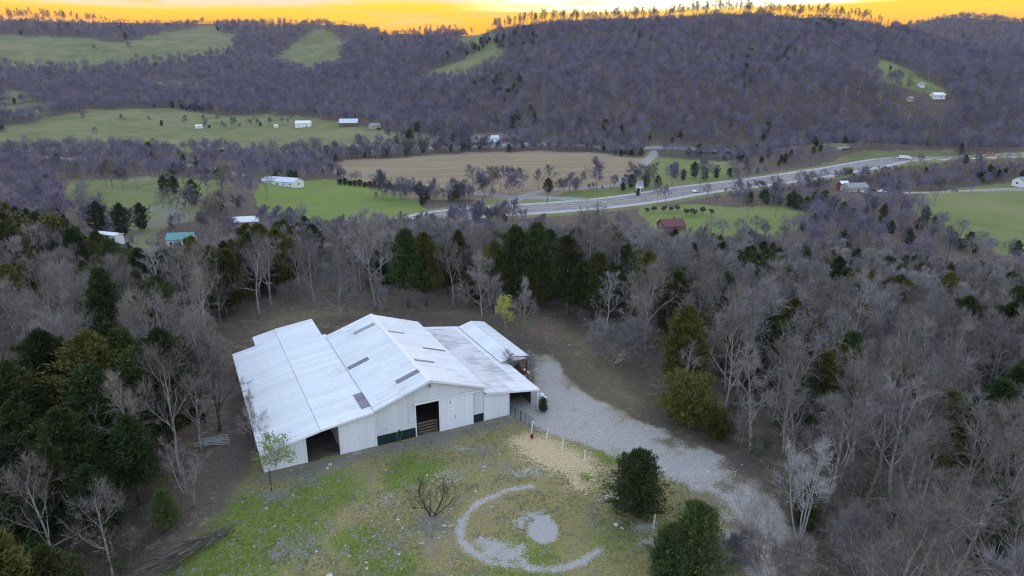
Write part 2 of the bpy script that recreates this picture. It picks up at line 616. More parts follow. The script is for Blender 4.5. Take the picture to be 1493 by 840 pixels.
YARD = P0([(150, 860), (262, 800), (330, 745), (372, 690), (392, 660), (450, 600), (545, 640), (700, 590), (752, 604), (780, 618), (830, 640), (900, 664), (985, 690), (1010, 720), (1050, 760), (1075, 860)])
DRIVE = P0([(774, 522), (796, 520), (820, 548), (862, 585), (915, 612), (965, 628), (1055, 668), (1112, 712), (1145, 760), (1195, 850), (1100, 850), (1072, 790), (1042, 740), (1000, 706), (960, 688), (905, 672), (868, 650), (815, 638), (778, 618), (744, 606), (735, 590), (772, 575), (790, 560), (776, 540)])
STRAW = P0([(742, 640), (768, 631), (800, 640), (838, 660), (876, 684), (866, 694), (838, 690), (845, 700), (862, 702), (855, 713), (832, 711), (826, 694), (800, 682), (770, 668)])
RING = [np.array(at0(u, v)[:2]) for u, v in [(776, 709), (738, 716), (702, 731), (682, 748), (672, 768), (672, 786), (684, 803), (706, 815), (736, 823), (778, 829), (820, 828), (850, 818), (874, 804)]]
RING_DISC = P0([(768, 768), (782, 752), (800, 752), (812, 766), (813, 782), (802, 794), (786, 795), (772, 786)])
RING_LOBE = P0([(748, 756), (766, 747), (790, 748), (790, 762), (762, 774), (750, 770)])
RING_WASH = P0([(684, 785), (724, 786), (768, 800), (766, 826), (730, 822), (700, 812)])
CLEAR = P0([(60, 1000), (120, 870), (236, 800), (300, 740), (318, 690), (330, 600), (322, 520), (345, 478), (400, 455), (520, 448), (640, 446), (770, 452), (850, 478), (905, 515), (950, 545), (960, 600), (1062, 648), (1122, 692), (1158, 750), (1215, 870), (1260, 1000)])


PX = {}                                              # fields as the photograph outlines them, on the terrain
PX['west_pasture'] = [(-60, 196), (0, 190), (60, 174), (130, 161), (240, 158), (330, 170), (420, 167), (500, 178), (560, 190), (640, 200), (640, 212), (560, 224), (420, 220), (300, 222), (150, 222), (-60, 222)]
PX['upland_pasture'] = [(-80, 52), (0, 52), (100, 55), (180, 62), (240, 48), (312, 37), (322, 48), (350, 52), (330, 76), (300, 84), (200, 96), (130, 104), (60, 100), (-80, 104)]
PX['hillside_pasture'] = [(455, 43), (480, 46), (506, 62), (490, 92), (450, 108), (398, 90)]
PX['slope_meadow'] = [(612, 108), (680, 84), (722, 62), (740, 80), (700, 105), (640, 120)]
PX['ridge_pasture'] = [(655, 64), (700, 42), (722, 46), (695, 72)]
PX['east_hill_pasture'] = [(1264, 84), (1292, 88), (1325, 102), (1348, 117), (1368, 126), (1378, 138), (1350, 136), (1318, 128), (1290, 120), (1276, 108)]
PX['crop_field'] = [(485, 236), (600, 227), (720, 220), (850, 221), (945, 231), (938, 245), (905, 270), (800, 287), (700, 292), (600, 290), (520, 268), (485, 250)]
PX['middle_pasture'] = [(376, 268), (480, 262), (540, 272), (610, 292), (640, 330), (500, 345), (400, 325), (375, 295)]
PX['home_pasture'] = [(95, 262), (200, 258), (330, 262), (345, 272), (310, 282), (320, 310), (235, 335), (205, 368), (170, 372), (180, 330), (160, 300), (100, 290)]
PX['east_pasture'] = [(1325, 286), (1400, 274), (1493, 266), (1640, 262), (1640, 372), (1460, 372), (1390, 345), (1335, 312)]
PX['verge'] = [(690, 282), (740, 284), (850, 270), (905, 262), (912, 250), (948, 228), (1000, 232), (1060, 236), (1078, 248), (1062, 266), (1000, 278), (940, 290), (880, 300), (800, 310), (700, 320)]
PX['house_lawn'] = [(935, 304), (1000, 300), (1120, 300), (1175, 308), (1165, 335), (1100, 348), (1000, 346), (945, 335)]
PX['roadside_meadow'] = [(1245, 222), (1390, 219), (1402, 230), (1300, 243), (1225, 250), (1180, 250), (1200, 236)]
PX['east_slope_pasture'] = [(1440, 214), (1480, 198), (1560, 194), (1560, 216), (1493, 216)]
PX['west_meadow'] = [(-40, 162), (20, 152), (80, 152), (60, 164), (20, 174), (-40, 178)]
PX['west_clearing'] = [(0, 136), (30, 133), (46, 140), (40, 148), (0, 150)]
PX['valley_clearing'] = [(210, 118), (250, 118), (310, 122), (308, 128), (240, 130), (215, 126)]
RRANGE = {'west_pasture': (600, 1300), 'upland_pasture': (1300, 2100), 'hillside_pasture': (1200, 1900), 'ridge_pasture': (1000, 1500)}
HIGHWAY = [(560, 331), (640, 319), (700, 311), (800, 303), (870, 297), (940, 289), (1000, 279), (1100, 266), (1200, 252), (1300, 240), (1400, 231), (1493, 223), (1640, 211)]
LINKS = {'link_road': [(686, 282), (742, 287), (800, 289), (846, 291), (885, 296)],
         'lane': [(716, 309), (735, 299), (764, 286), (800, 278), (860, 274), (902, 270), (914, 258), (935, 245), (950, 228), (956, 219)],
         'frontage_road': [(520, 219), (620, 216), (760, 211), (900, 216), (1000, 218), (1120, 218), (1235, 219)],
         'farm_track': [(-30, 222), (0, 223), (60, 229), (100, 232), (160, 234), (230, 238), (310, 246), (360, 258)],
         'field_lane': [(1310, 282), (1360, 281), (1430, 278), (1493, 276), (1640, 272)]}


def mark(pts):
    return [at(u, v, 250)[:2] for u, v in pts]


def spline(pts, step):
    pts = np.array(pts, float)
    out = []
    for i in range(len(pts) - 1):
        p0, p1, p2, p3 = pts[max(i - 1, 0)], pts[i], pts[i + 1], pts[min(i + 2, len(pts) - 1)]
        n = max(2, int(np.linalg.norm(p2 - p1) / step))
        for t in np.arange(n) / n:
            out.append(.5 * ((2 * p1) + (-p0 + p2) * t + (2 * p0 - 5 * p1 + 4 * p2 - p3) * t * t + (-p0 + 3 * p1 - 3 * p2 + p3) * t ** 3))
    out.append(pts[-1])
    return np.array(out)


HWY = spline(mark(HIGHWAY), 8)
_hz = height(HWY[:, 0], HWY[:, 1])
ROADBED.append((HWY, np.convolve(np.pad(_hz, 10, 'edge'), np.ones(21) / 21, 'valid')))
LINK_PTS = {k: spline(mark(v), 6) for k, v in LINKS.items()}
LINK_W = {'link_road': 9.0, 'lane': 7.0, 'frontage_road': 9.0, 'farm_track': 6.0, 'field_lane': 4.0}
FIELD_NAMES = [n for n in PX]


def field_at(x, y, z):
    """index of the field at each point, -1 for none"""
    u, v = proj(x, y, z)
    r = np.hypot(x, y)
    f = np.full(np.shape(x), -1)
    jit = (fbm(x / 25, y / 25, 21, 3) - .5)
    for i, n in enumerate(FIELD_NAMES):
        lo, hi = RRANGE.get(n, (225 if n == 'home_pasture' else 255, 1500))
        ok = (r > lo) & (r < hi) & (f < 0)
        idx = np.nonzero(ok)
        if len(idx[0]) == 0: continue
        uu, vv = u[idx] + jit[idx] * 26, v[idx] + jit[idx] * 9
        ins = inside(PX[n], uu, vv)
        f[tuple(q[ins] for q in idx)] = i
    return f


def build_ground():
    bl = np.concatenate([np.linspace(-180, -50, 53)[:-1], np.arange(-50, 50.01, .13), np.linspace(50, 180, 53)[1:]])
    rl = np.concatenate([[3, 9, 16, 24, 32], 38 * (2760 / 38) ** np.linspace(0, 1, 640)])
    B, RR = np.meshgrid(np.radians(bl), rl)
    X, Y = np.sin(B) * RR, np.cos(B) * RR
    Z = height(X, Y)
    nr, nb = X.shape
    n = nr * nb
    near = RR < 180
    mk = np.zeros((2, nr, nb, 4), np.float32)
    xs, ys = X[near], Y[near]
    wob = (fbm(xs / 3.0, ys / 3.0, 31, 3) - .5) * 2.2
    wob2 = (fbm(xs / 3.0 + 40, ys / 3.0, 37, 3) - .5) * 2.2
    xw, yw = xs + wob, ys + wob2
    grav = np.minimum(poly_mask(DRIVE, xw, yw, 1.1), .45) + .55 * poly_mask(DRIVE, xs + wob * 1.5, ys + wob2 * 1.5, 3.2)
    big = fbm(xs / 6.0, ys / 6.0, 41, 4)
    pad = poly_mask(P0([(745, 606), (775, 575), (800, 530), (830, 575), (900, 610), (880, 650), (815, 637)]), xw, yw, 2.5)
    grav = grav * np.clip(1 - sstep(.47, .66, big) * .62 * (1 - pad), 0, 1)
    straw = poly_mask(STRAW, xs + wob * .6, ys + wob2 * .6, 1.7)
    yard = poly_mask(YARD, xw, yw, 2.5)
    la = (xs - BARN_O[0]) * BU[0] + (ys - BARN_O[1]) * BU[1]
    lb = (xs - BARN_O[0]) * BN[0] + (ys - BARN_O[1]) * BN[1]
    ringd = seg_dist(RING, xs + wob * .25, ys + wob2 * .25)
    pale = np.clip(1.0 - ringd / .75, 0, 1) * .85 * (.75 + .5 * fbm(xs / 1.5, ys / 1.5, 43, 3))
    pale = np.maximum(pale, poly_mask(RING_DISC, xs + wob * .2, ys + wob2 * .2, .35))
    pale = np.maximum(pale, poly_mask(RING_LOBE, xs + wob * .4, ys + wob2 * .4, .6) * .68)
    pale = np.maximum(pale, poly_mask(RING_WASH, xs + wob * .5, ys + wob2 * .5, .8) * .75)
    for u, v, s, k in ((772, 688, 1.6, .75), (800, 682, 1.3, .7), (660, 700, 1.5, .55), (905, 700, 1.5, .6), (890, 725, 1.8, .6), (940, 766, 1.5, .85), (950, 790, 1.1, .8), (520, 660, 1.6, .6), (670, 655, 1.4, .6), (560, 728, 1.6, .5), (650, 690, 1.2, .6), (1015, 690, 2, .85), (1040, 715, 1.2, .8)):
        q = at0(u, v)
        pale = np.maximum(pale, np.clip(1 - np.hypot((xs - q[0]) * .6 + wob * .4, ys - q[1] + wob2 * .4) / s, 0, 1) * k)
    dirt = np.zeros_like(xs)
    dirt = np.maximum(dirt, np.clip(1 - np.abs(lb + 1.2) / 2.2, 0, 1) * (la > -12) * (la < 15.5) * .8)
    for u, v, s, k in ((630, 640, 3.2, .8), (430, 800, 4.0, .62), (630, 765, 2.6, .8), (700, 660, 3.2, .55), (640, 780, 3, .55), (455, 690, 3, .75), (560, 790, 3.2, .5), (740, 680, 3, .5), (520, 840, 3, .4), (400, 720, 2.2, .7), (870, 760, 3, .45)):
        q = at0(u, v)
        dirt = np.maximum(dirt, np.clip(1.2 - np.hypot(xs - q[0] + wob, ys - q[1] + wob2) / s, 0, 1) * k)
    inbarn = (la > -11.5) & (la < 19.5) & (lb > .1) & (lb < 31)
    dirt = np.where(inbarn, np.clip(dirt - .3, 0, 1) * (lb < 3), dirt)
    lush = np.zeros_like(xs)
    for u, v, s, k in ((380, 775, 6.0, 1.2), (330, 815, 3.5, 1.2), (410, 740, 3.5, .9), (600, 690, 3.0, .9), (470, 715, 4, .75), (300, 835, 4, 1.2), (560, 835, 3, .9), (520, 790, 3, .6), (850, 690, 2, .4), (760, 830, 4, .35), (880, 668, 1.8, .6), (900, 790, 4, .3)):
        q = at0(u, v)
        lush = np.maximum(lush, np.clip(1.25 - np.hypot(xs - q[0] + wob, ys - q[1] + wob2) / s, 0, 1) * k)
    mk[0, near, 0] = grav
    mk[0, near, 1] = straw
    mk[0, near, 2] = np.where(inbarn, .9, 1 - yard) * (1 - grav)
    back = poly_mask(P0([(345, 490), (390, 462), (450, 450), (640, 449), (780, 456), (850, 485), (905, 520), (955, 575), (958, 605), (900, 600), (840, 555), (800, 512), (720, 470), (600, 458), (480, 470), (400, 490)]), xw, yw, 3.0)
    mk[0, near, 2] *= 1 - .42 * back
    mk[0, near, 3] = np.clip(lush, 0, 1)
    mk[1, near, 0] = dirt
    mk[1, near, 3] = pale
    far = ~near
    mk[0, far, 2] = 1.0
    F = np.full(X.shape, -1)
    ff = (RR > 220) & (RR < 2150) & (np.abs(B) < R(49))
    F[ff] = field_at(X[ff], Y[ff], Z[ff])
    isf = F >= 0
    mk[0, isf, 2] = 0
    crop_i = FIELD_NAMES.index('crop_field')
    mk[1, F == crop_i, 1] = 1
    mk[1, isf & (F != crop_i), 2] = 1
    for nm, l in (('middle_pasture', 1.0), ('east_pasture', .5), ('east_hill_pasture', .4), ('home_pasture', .3), ('house_lawn', .7), ('verge', .5), ('west_pasture', .12), ('slope_meadow', .2)):
        mk[0, F == FIELD_NAMES.index(nm), 3] = l
    # pale scraped earth among the home pasture, red earth by the far yard
    hp = F == FIELD_NAMES.index('home_pasture')
    mk[1, hp, 0] = (fbm(X[hp] / 22, Y[hp] / 22, 51, 3) > .66) * .55
    q = at(690, 205, 300)
    red = np.hypot((X - q[0]) / 2.2, Y - q[1]) < 26
    mk[1, red, 0] = 1; mk[0, red, 2] = 0
    for pts, w in [(HWY, 22)] + [(LINK_PTS[k], LINK_W[k] / 2 + 3) for k in LINK_PTS]:
        sel = (RR > 250) & (RR < 1400) & (np.abs(B) < R(49))
        d = seg_dist(pts[::3], X[sel], Y[sel])
        t = mk[0, sel, 2]; t[d < w] = 0; mk[0, sel, 2] = t
        t = mk[1, sel, 2]; t[d < w] = 1; mk[1, sel, 2] = t
    verts = np.stack([X, Y, Z], -1).reshape(-1, 3)
    mk = mk.reshape(2, -1, 4)
    i = np.arange(nr - 1)[:, None] * nb + np.arange(nb)[None]
    j = np.arange(nr - 1)[:, None] * nb + (np.arange(nb)[None] + 1) % nb
    quads = np.stack([i, j, j + nb, i + nb], -1)
    # which piece each face belongs to
    gr = mk[0, :, 0].reshape(nr, nb); stw = mk[0, :, 1].reshape(nr, nb); pl = mk[1, :, 3].reshape(nr, nb)
    cls = np.zeros((nr - 1, nb), int)
    c_ = lambda a: a[:-1]
    names = ['ground', 'gravel_drive', 'straw_patch', 'dirt_ring', 'hills', 'forest_floor'] + FIELD_NAMES
    ringnear = np.zeros(X.shape, bool); ringnear[near] = (ringd < .75) | inside(RING_DISC, xs, ys) | inside(RING_WASH, xs, ys)
    litter = mk[0, :, 2].reshape(nr, nb)
    cls[c_(litter) > .5] = 5
    cls[c_(Z > -20) & c_(RR > 600)] = 4
    cls[c_(gr) > .5] = 1
    cls[c_(stw) > .5] = 2
    cls[c_(ringnear)] = 3
    m = c_(isf); cls[m] = c_(F)[m] + 6
    mat = ground_mat()
    quads = quads.reshape(-1, 4); cls = cls.ravel()
    # one smooth normal field for all pieces
    dzr = np.gradient(Z, axis=0); dxr = np.gradient(X, axis=0); dyr = np.gradient(Y, axis=0)
    tb = [np.roll(a, -1, 1) - np.roll(a, 1, 1) for a in (X, Y, Z)]
    nrm = np.cross(np.stack(tb, -1), np.stack([dxr, dyr, dzr], -1))
    nrm *= np.sign(nrm[..., 2:3]) ; nrm /= np.linalg.norm(nrm, axis=-1, keepdims=True) + 1e-12
    nrm = nrm.reshape(-1, 3)
    for ci, nm in enumerate(names):
        q = quads[cls == ci]
        if len(q) < 3: continue
        used, inv = np.unique(q, return_inverse=True)
        me = fast_mesh(nm, verts[used], inv.reshape(-1, 4), mat, True, True)
        for a, nmk in ((0, 'mask_a'), (1, 'mask_b')):
            at_ = me.attributes.new(nmk, 'FLOAT_COLOR', 'POINT')
            at_.data.foreach_set('color', np.ascontiguousarray(mk[a][used], np.float32).ravel())
        me.normals_split_custom_set_from_vertices(nrm[used].tolist())
        props(link(bpy.data.objects.new(nm, me)), kind='structure')
    # the floor hole at the very centre, straight below the camera
    b = MB(); b.add([(math.sin(R(t)) * 3, math.cos(R(t)) * 3, hz(math.sin(R(t)) * 3, math.cos(R(t)) * 3)) for t in range(0, 360, 20)], [tuple(range(18))[::-1]])
    o = b.build('ground', mat); props(o, kind='structure')


build_ground()

# ------------------------------------------------------------------ barn
M = {}
M['roof'] = roof_mat('white_roof_metal', (.70, .71, .73), .6, (.43, .42, .43), .52, .70)
M['roof_worn'] = roof_mat('weathered_roof_metal', (.64, .63, .65), .75, (.34, .32, .33), .44, .62)
M['siding'] = roof_mat('white_siding_metal', (.78, .80, .84), .22, (.42, .40, .37), .55, .72, .5)
M['siding_main'] = roof_mat('grey_white_siding_metal', (.66, .67, .70), .3, (.38, .36, .33), .52, .7, .5)
M['trim'] = simple('white_trim', (.74, .75, .77), .5, .05)
M['skirt'] = simple('dark_green_board', (.012, .026, .030), .55, .25, 2)
M['skylight'] = simple('clouded_fibreglass', (.20, .19, .225), .45, .22, 3, obj_var=.12)
M['wood'] = simple('old_wood', (.13, .095, .07), .85, .35, 4, obj_var=.2)
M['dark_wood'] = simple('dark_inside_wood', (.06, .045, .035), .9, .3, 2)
M['steel'] = simple('dark_gate_steel', (.03, .033, .045), .45, .2, 4, .4)
M['galv'] = simple('galvanised_steel', (.30, .31, .33), .45, .2, 4, .6)
M['post_white'] = simple('white_vinyl', (.75, .75, .74), .45, .08, 6)
M['red'] = simple('red_plastic', (.35, .012, .012), .4, .15, 4)
M['hose'] = simple('green_hose', (.02, .19, .10), .45, .1, 5)
M['post_green'] = simple('green_steel_post', (.02, .05, .035), .6, .2, 5)
M['porch'] = simple('red_brown_stain', (.075, .028, .02), .7, .25, 4)
M['white_paint'] = simple('white_paint', (.72, .73, .75), .6, .08, 3)
M['tote'] = simple('milky_plastic', (.55, .60, .66), .35, .12, 3)
M['glass'] = simple('dark_window_glass', (.02, .025, .03), .08, .1, 1, spec=.6)
M['lamp'] = simple('grey_lamp_housing', (.2, .2, .21), .5)
M['stone'] = simple('pale_limestone', (.42, .40, .37), .9, .3, 2.5, obj_var=.3)
M['log'] = simple('weathered_log', (.105, .088, .076), .95, .4, 3, obj_var=.35)


def panel_mesh(name, L, w, mat, ribs=3, h=.032):
    """one sheet of ribbed metal: X down the slope, Y across, raised ribs"""
    y = [0.0]; zz = [0.0]
    for i in range(ribs):
        c = w * (i + .5) / ribs
        y += [c - .05, c - .022, c + .022, c + .05]; zz += [0, h, h, 0]
    y += [w - .004]; zz += [0]
    v = [(x, a, b) for x in (0, L) for a, b in zip(y, zz)]
    n = len(y)
    f = [(i, n + i, n + i + 1, i + 1) for i in range(n - 1)]
    # a folded lip at the two ends gives the sheet an edge
    v += [(0, y[0], -.02), (0, y[-1], -.02), (L, y[0], -.02), (L, y[-1], -.02)]
    k = 2 * n
    f += [(0, n - 1, k + 1, k), (n, k + 2, k + 3, 2 * n - 1)]
    me = bpy.data.meshes.new(name)
    me.from_pydata(v, [], f); me.materials.append(mat)
    return me


def roof_slope(parent, name, p, q, b0, b1, mat, w=.92, thick=.07, matf=None, joints=1):
    """a slope whose lines run from p=(a, z) high to q=(a, z) low, between b0 and b1: a deck carrying sheets"""
    (a0, z0), (a1, z1) = p, q
    L = math.hypot(a1 - a0, z1 - z0)
    ex = np.array([(a1 - a0) / L, 0, (z1 - z0) / L])
    up = np.array([-ex[2], 0, ex[0]]); up *= np.sign(up[2])
    deck = MB()
    lo = [np.array([a0, 0, z0]) - up * .02, np.array([a1, 0, z1]) - up * .02]
    lo2 = [l - up * thick for l in lo]
    vs = [x + np.array([0, b, 0]) for b in (b0 + .02, b1 - .02) for x in (lo[0], lo[1], lo2[1], lo2[0])]
    deck.add(vs, [(0, 1, 2, 3), (7, 6, 5, 4), (0, 4, 5, 1), (1, 5, 6, 2), (2, 6, 7, 3), (3, 7, 4, 0)])
    d = deck.build(name, M['dark_wood'], parent)
    n = max(1, round((b1 - b0) / w)); ww = (b1 - b0) / n
    seg = L / joints
    me = {m.name: panel_mesh('roof_panel', seg + (.06 if joints > 1 else 0), ww, m) for m in ({mat} if matf is None else {mat, *matf.values()})}
    ang = math.atan2(z1 - z0, a1 - a0)
    for i in range(n):
        for j in range(joints):
            m = mat
            if matf is not None:
                m = matf.get('worn') if matf_pick((i + .5) / n, j) else mat
            o = link(bpy.data.objects.new('roof_panel', me[m.name]), d)
            y = b0 + i * ww
            s = seg * j
            # local X down the slope; Z up from the deck; lower sheets tuck under upper ones
            if a1 > a0:
                o.location = np.array([a0, y, z0]) + ex * s + up * (.004 + .007 * (joints - 1 - j) + .003 * (i % 2))
                o.rotation_euler = (0, -ang, 0)
            else:
                o.location = np.array([a0, y + ww, z0]) + ex * s + up * (.004 + .007 * (joints - 1 - j) + .003 * (i % 2))
                o.rotation_euler = (0, math.atan2(z0 - z1, a0 - a1), math.pi)
                o.rotation_mode = 'XYZ'
    return d


def matf_pick(t, j):
    b = t * 23.1 - .3
    return (j in (0, 1, 2) and 9.0 < b < 21.5) or (j in (0, 1) and b <= 9.0) or (j == 2 and 2.5 < b <= 9)


def siding(parent, a0, a1, b, zb, ztop, mat, w=.92, name='front_wall', face=-1, axis='a', back=True):
    """a wall of ribbed sheets along local a (or b), each sheet its own mesh; ztop is a function of the position"""
    wall = MB()
    N = max(2, int(abs(a1 - a0) / .5))
    ts = np.linspace(a0, a1, N + 1)

    def P(t, dd, z): return (t, b + dd, z) if axis == 'a' else (b + dd, t, z)
    top = [ztop(t) for t in ts]
    inn = -face * .09
    vs = [P(t, dd, z) for dd in (0, inn) for t, tz in zip(ts, top) for z in (zb, tz)]
    m = 2 * (N + 1)
    fs = []
    for i in range(N):
        fs += [(2 * i, 2 * i + 2, 2 * i + 3, 2 * i + 1), (m + 2 * i, m + 2 * i + 1, m + 2 * i + 3, m + 2 * i + 2), (2 * i + 1, 2 * i + 3, m + 2 * i + 3, m + 2 * i + 1)]
    fs += [(0, 1, m + 1, m), (2 * N, m + 2 * N, m + 2 * N + 1, 2 * N + 1)]
    wo = wall.add(vs, fs).build(name, M['dark_wood'], parent)
    n = max(1, round(abs(a1 - a0) / w)); ww = (a1 - a0) / n
    for i in range(n):
        s0 = a0 + i * ww
        xs, ds = [s0 + .002], [0]
        for r in range(4):
            c = s0 + ww * (r + .5) / 4
            xs += [c - .03, c - .012, c + .012, c + .03]; ds += [0, 1, 1, 0]
        xs += [s0 + ww - .002]; ds += [0]
        off = face * (.006 + .003 * (i % 2))
        v = [P(x, off + face * .022 * q, z) for x, q in zip(xs, ds) for z in (zb, ztop(x) - .005)]
        f = [(2 * j, 2 * j + 2, 2 * j + 3, 2 * j + 1) for j in range(len(xs) - 1)]
        MB().add(v, f).build('siding_panel', mat, wo)
    return wo


def build_barn():
    t = thing('barn', 'large white metal barn with three joined roofs on the clearing', 'barn', BARN_O * np.array([1, 1, 0]), BARN_ANG)
    # heights
    RZ, EZ, RA, W = 6.5, 4.4, 6.1, 12.5
    main_top = lambda a: EZ - .12 + (RZ - EZ) * (1 - abs(a - RA) / RA if a < RA else 1 - (a - RA) / (W - RA)) - .04
    left_top = lambda a: (4.32 + (a) * (4.32 - 3.5) / 5.75 if a > -5.75 else 3.5 + (a + 5.75) * (3.5 - 2.2) / 5.85) - .16
    wing_top = lambda a: 3.6 - (a - 12.5) * (1.0 / 6.9) - .15
    # roofs
    roof_slope(t, 'roof', (RA - .03, RZ), (-.12, EZ - .02), -.4, 23.4, M['roof'], joints=2)
    roof_slope(t, 'roof', (RA + .03, RZ), (12.62, EZ - .02), -.4, 23.1, M['roof'], joints=2)
    roof_slope(t, 'lean_to_roof', (.0, 4.27), (-5.75, 3.5), -.42, 24.4, M['roof'])
    roof_slope(t, 'lean_to_roof', (-.5, 4.21), (-5.75, 3.5), 24.42, 31.5, M['roof'])
    roof_slope(t, 'lean_to_roof', (-5.78, 3.485), (-11.75, 2.17), -.42, 27.9, M['roof'])
    roof_slope(t, 'lean_to_roof', (-5.78, 3.485), (-8.75, 2.83), 27.92, 31.4, M['roof'])
    roof_slope(t, 'wing_roof', (12.46, 3.62), (19.45, 2.6), -.42, 22.9, M['roof'], matf={'worn': M['roof_worn']}, joints=4)
    rc = MB()
    rc.prism([(RA - .28, RZ - .04), (RA, RZ + .07), (RA + .28, RZ - .04), (RA, RZ + .03)], 1, -.42, 23.3)
    rc.build('ridge_cap', M['trim'], t)
    # rake trim along the front of the roofs
    tr = MB()
    def rake(p, q, b): tr.bar((p[0], b, p[1] - .09), (q[0], b, q[1] - .09), .035, .17)
    rake((RA, RZ), (-.12, EZ - .02), -.43); rake((RA, RZ), (12.62, EZ - .02), -.44)
    rake((-.14, 4.25), (-5.75, 3.5), -.45); rake((-5.76, 3.5), (-11.75, 2.17), -.45); rake((12.6, 3.6), (19.45, 2.6), -.45)
    tr.build('rake_trim', M['trim'], t)
    # skylight sheets
    def sky(a0, z0, a1, z1, b, w, lift=.05):
        L = math.hypot(a1 - a0, z1 - z0); me = panel_mesh('skylight_panel', L, w, M['skylight'], 3, .035)
        o = link(bpy.data.objects.new('skylight_panel', me), t)
        up = np.array([-(z1 - z0) / L, 0, (a1 - a0) / L]); up *= np.sign(up[2])
        o.location = np.array([a0, b if a1 > a0 else b + w, z0]) + up * lift
        o.rotation_euler = (0, -math.atan2(z1 - z0, a1 - a0), 0) if a1 > a0 else (0, math.atan2(z0 - z1, a0 - a1), math.pi)
    zl = lambda a: EZ + (RZ - EZ) * a / RA
    zr = lambda a: EZ + (RZ - EZ) * (12.5 - a) / (12.5 - RA)
    for b, a1, a0 in ((19.3, 2.8, 5.6), (10.9, -.05, 2.45), (2.3, 3.25, 5.95)): sky(a0, zl(a0), a1, zl(a1), b, .92)
    for b, a0, a1 in ((15.8, 6.3, 8.5), (10.7, 9.2, 12.1), (5.6, 6.4, 8.8)): sky(a0, zr(a0), a1, zr(a1), b, .5, .042)
    for i in range(4):
        b = .95 + i * .93
        sky(-.10, 4.255, -1.15, 4.117, b, .92)
    # front walls
    siding(t, .03, 4.33, 0, 1.12, main_top, M['siding_main'])
    siding(t, 4.33, 7.05, 0, 4.0, main_top, M['siding_main'])
    siding(t, 7.05, 11.2, 0, 3.8, main_top, M['siding_main'])
    siding(t, 11.2, 12.48, 0, 1.0, main_top, M['siding_main'], w=.64)
    siding(t, -11.5, -7.36, 0, 0, left_top, M['siding'], name='lean_to_wall')
    siding(t, -3.78, -.03, 0, 0, left_top, M['siding'], name='lean_to_wall')
    siding(t, 12.53, 15.6, -.06, 0, wing_top, M['siding'], name='wing_wall')
    # dark green boards along the foot of the middle part
    for a0, a1, zt in ((.02, 4.33, 1.1), (11.2, 12.48, .98)):
        n = round((a1 - a0) / 1.4) or 1
        for i in range(n):
            q = (a1 - a0) / n
            MB().box(a0 + i * q + .01, a0 + (i + 1) * q - .01, -.03 - .006 * (i % 2), .05, -.3, zt).build('skirt_board', M['skirt'], t)
    # side, back and inner walls
    def wallbox(name, a0, a1, b0, b1, zt, mat, z0=-.3):
        return MB().box(a0, a1, b0, b1, z0, zt).build(name, mat, t)
    siding(t, .2, 27.6, -11.5, -.3, lambda b: 2.05, M['siding'], name='side_wall', face=-1, axis='b', w=.95)
    wallbox('back_wall', -11.4, -.55, 27.45, 27.55, 2.1, M['siding'])
    bw = MB().prism([(.05, -.3), (12.45, -.3), (12.45, 4.2), (RA, 6.3), (.05, 4.2)], 1, 23.0, 23.1); bw.build('back_wall', M['siding_main'], t)
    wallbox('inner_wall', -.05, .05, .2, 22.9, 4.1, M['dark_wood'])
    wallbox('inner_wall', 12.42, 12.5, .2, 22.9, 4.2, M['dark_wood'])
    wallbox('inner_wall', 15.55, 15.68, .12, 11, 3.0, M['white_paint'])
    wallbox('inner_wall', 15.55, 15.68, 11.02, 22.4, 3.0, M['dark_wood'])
    # white partition seen inside the left opening, and stalls behind
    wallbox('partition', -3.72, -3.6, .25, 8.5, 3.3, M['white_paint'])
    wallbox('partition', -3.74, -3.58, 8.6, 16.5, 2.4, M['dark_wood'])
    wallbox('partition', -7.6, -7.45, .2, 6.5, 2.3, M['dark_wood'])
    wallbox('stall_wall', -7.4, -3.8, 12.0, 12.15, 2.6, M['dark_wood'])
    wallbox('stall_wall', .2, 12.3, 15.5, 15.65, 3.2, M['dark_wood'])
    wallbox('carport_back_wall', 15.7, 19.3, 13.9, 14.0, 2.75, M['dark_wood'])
    wallbox('carport_store', 15.72, 17.0, 8.2, 13.8, 2.7, M['white_paint'])
    for i in range(5):                                  # boards on the carport's outer side
        MB().box(19.16, 19.22, 1.2 + i * 1.5, 2.68 + i * 1.5, .05, 2.45).build('side_board', M['dark_wood'], t)
    for b in (-.28, 4.4, 9.0, 13.8): MB().box(19.22, 19.4, b - .09, b + .09, -.4, 2.48).build('post', M['trim'], t)
    for a in (-7.3, -3.85): MB().box(a - .07, a + .07, -.06, .08, -.3, left_top(a) - .02).build('post', M['trim'], t)
    # downpipe and corner trims
    MB().box(-.06, .04, -.075, -.03, -.2, 4.15).build('corner_trim', M['trim'], t)
    MB().box(12.44, 12.56, -.11, -.065, 0, 4.1).build('corner_trim', M['trim'], t)
    MB().box(15.56, 15.7, -.12, -.08, -.2, 3.0).build('corner_trim', M['trim'], t)
    # door: a big white leaf slid to the right on a track
    door = MB().box(7.06, 11.14, -.14, -.07, .02, 3.82).build('sliding_door', M['dark_wood'], t)
    for i in range(4):
        s0 = 7.05 + i * 1.025
        xs, ds = [s0 + .003], [0]
        for r in range(4):
            c = s0 + 1.025 * (r + .5) / 4
            xs += [c - .03, c - .012, c + .012, c + .03]; ds += [0, 1, 1, 0]
        xs += [s0 + 1.02]; ds += [0]
        MB().add([(x, -.147 - .022 * q - .003 * (i % 2), z) for x, q in zip(xs, ds) for z in (-.02, 3.84)],
                 [(2 * j, 2 * j + 2, 2 * j + 3, 2 * j + 1) for j in range(len(xs) - 1)]).build('door_panel', M['siding'], door)
    for a, z in ((8.35, 3.3), (8.9, 1.45)): MB().box(a, a + .05, -.23, -.175, z - .14, z + .14).build('handle', M['lamp'], door)
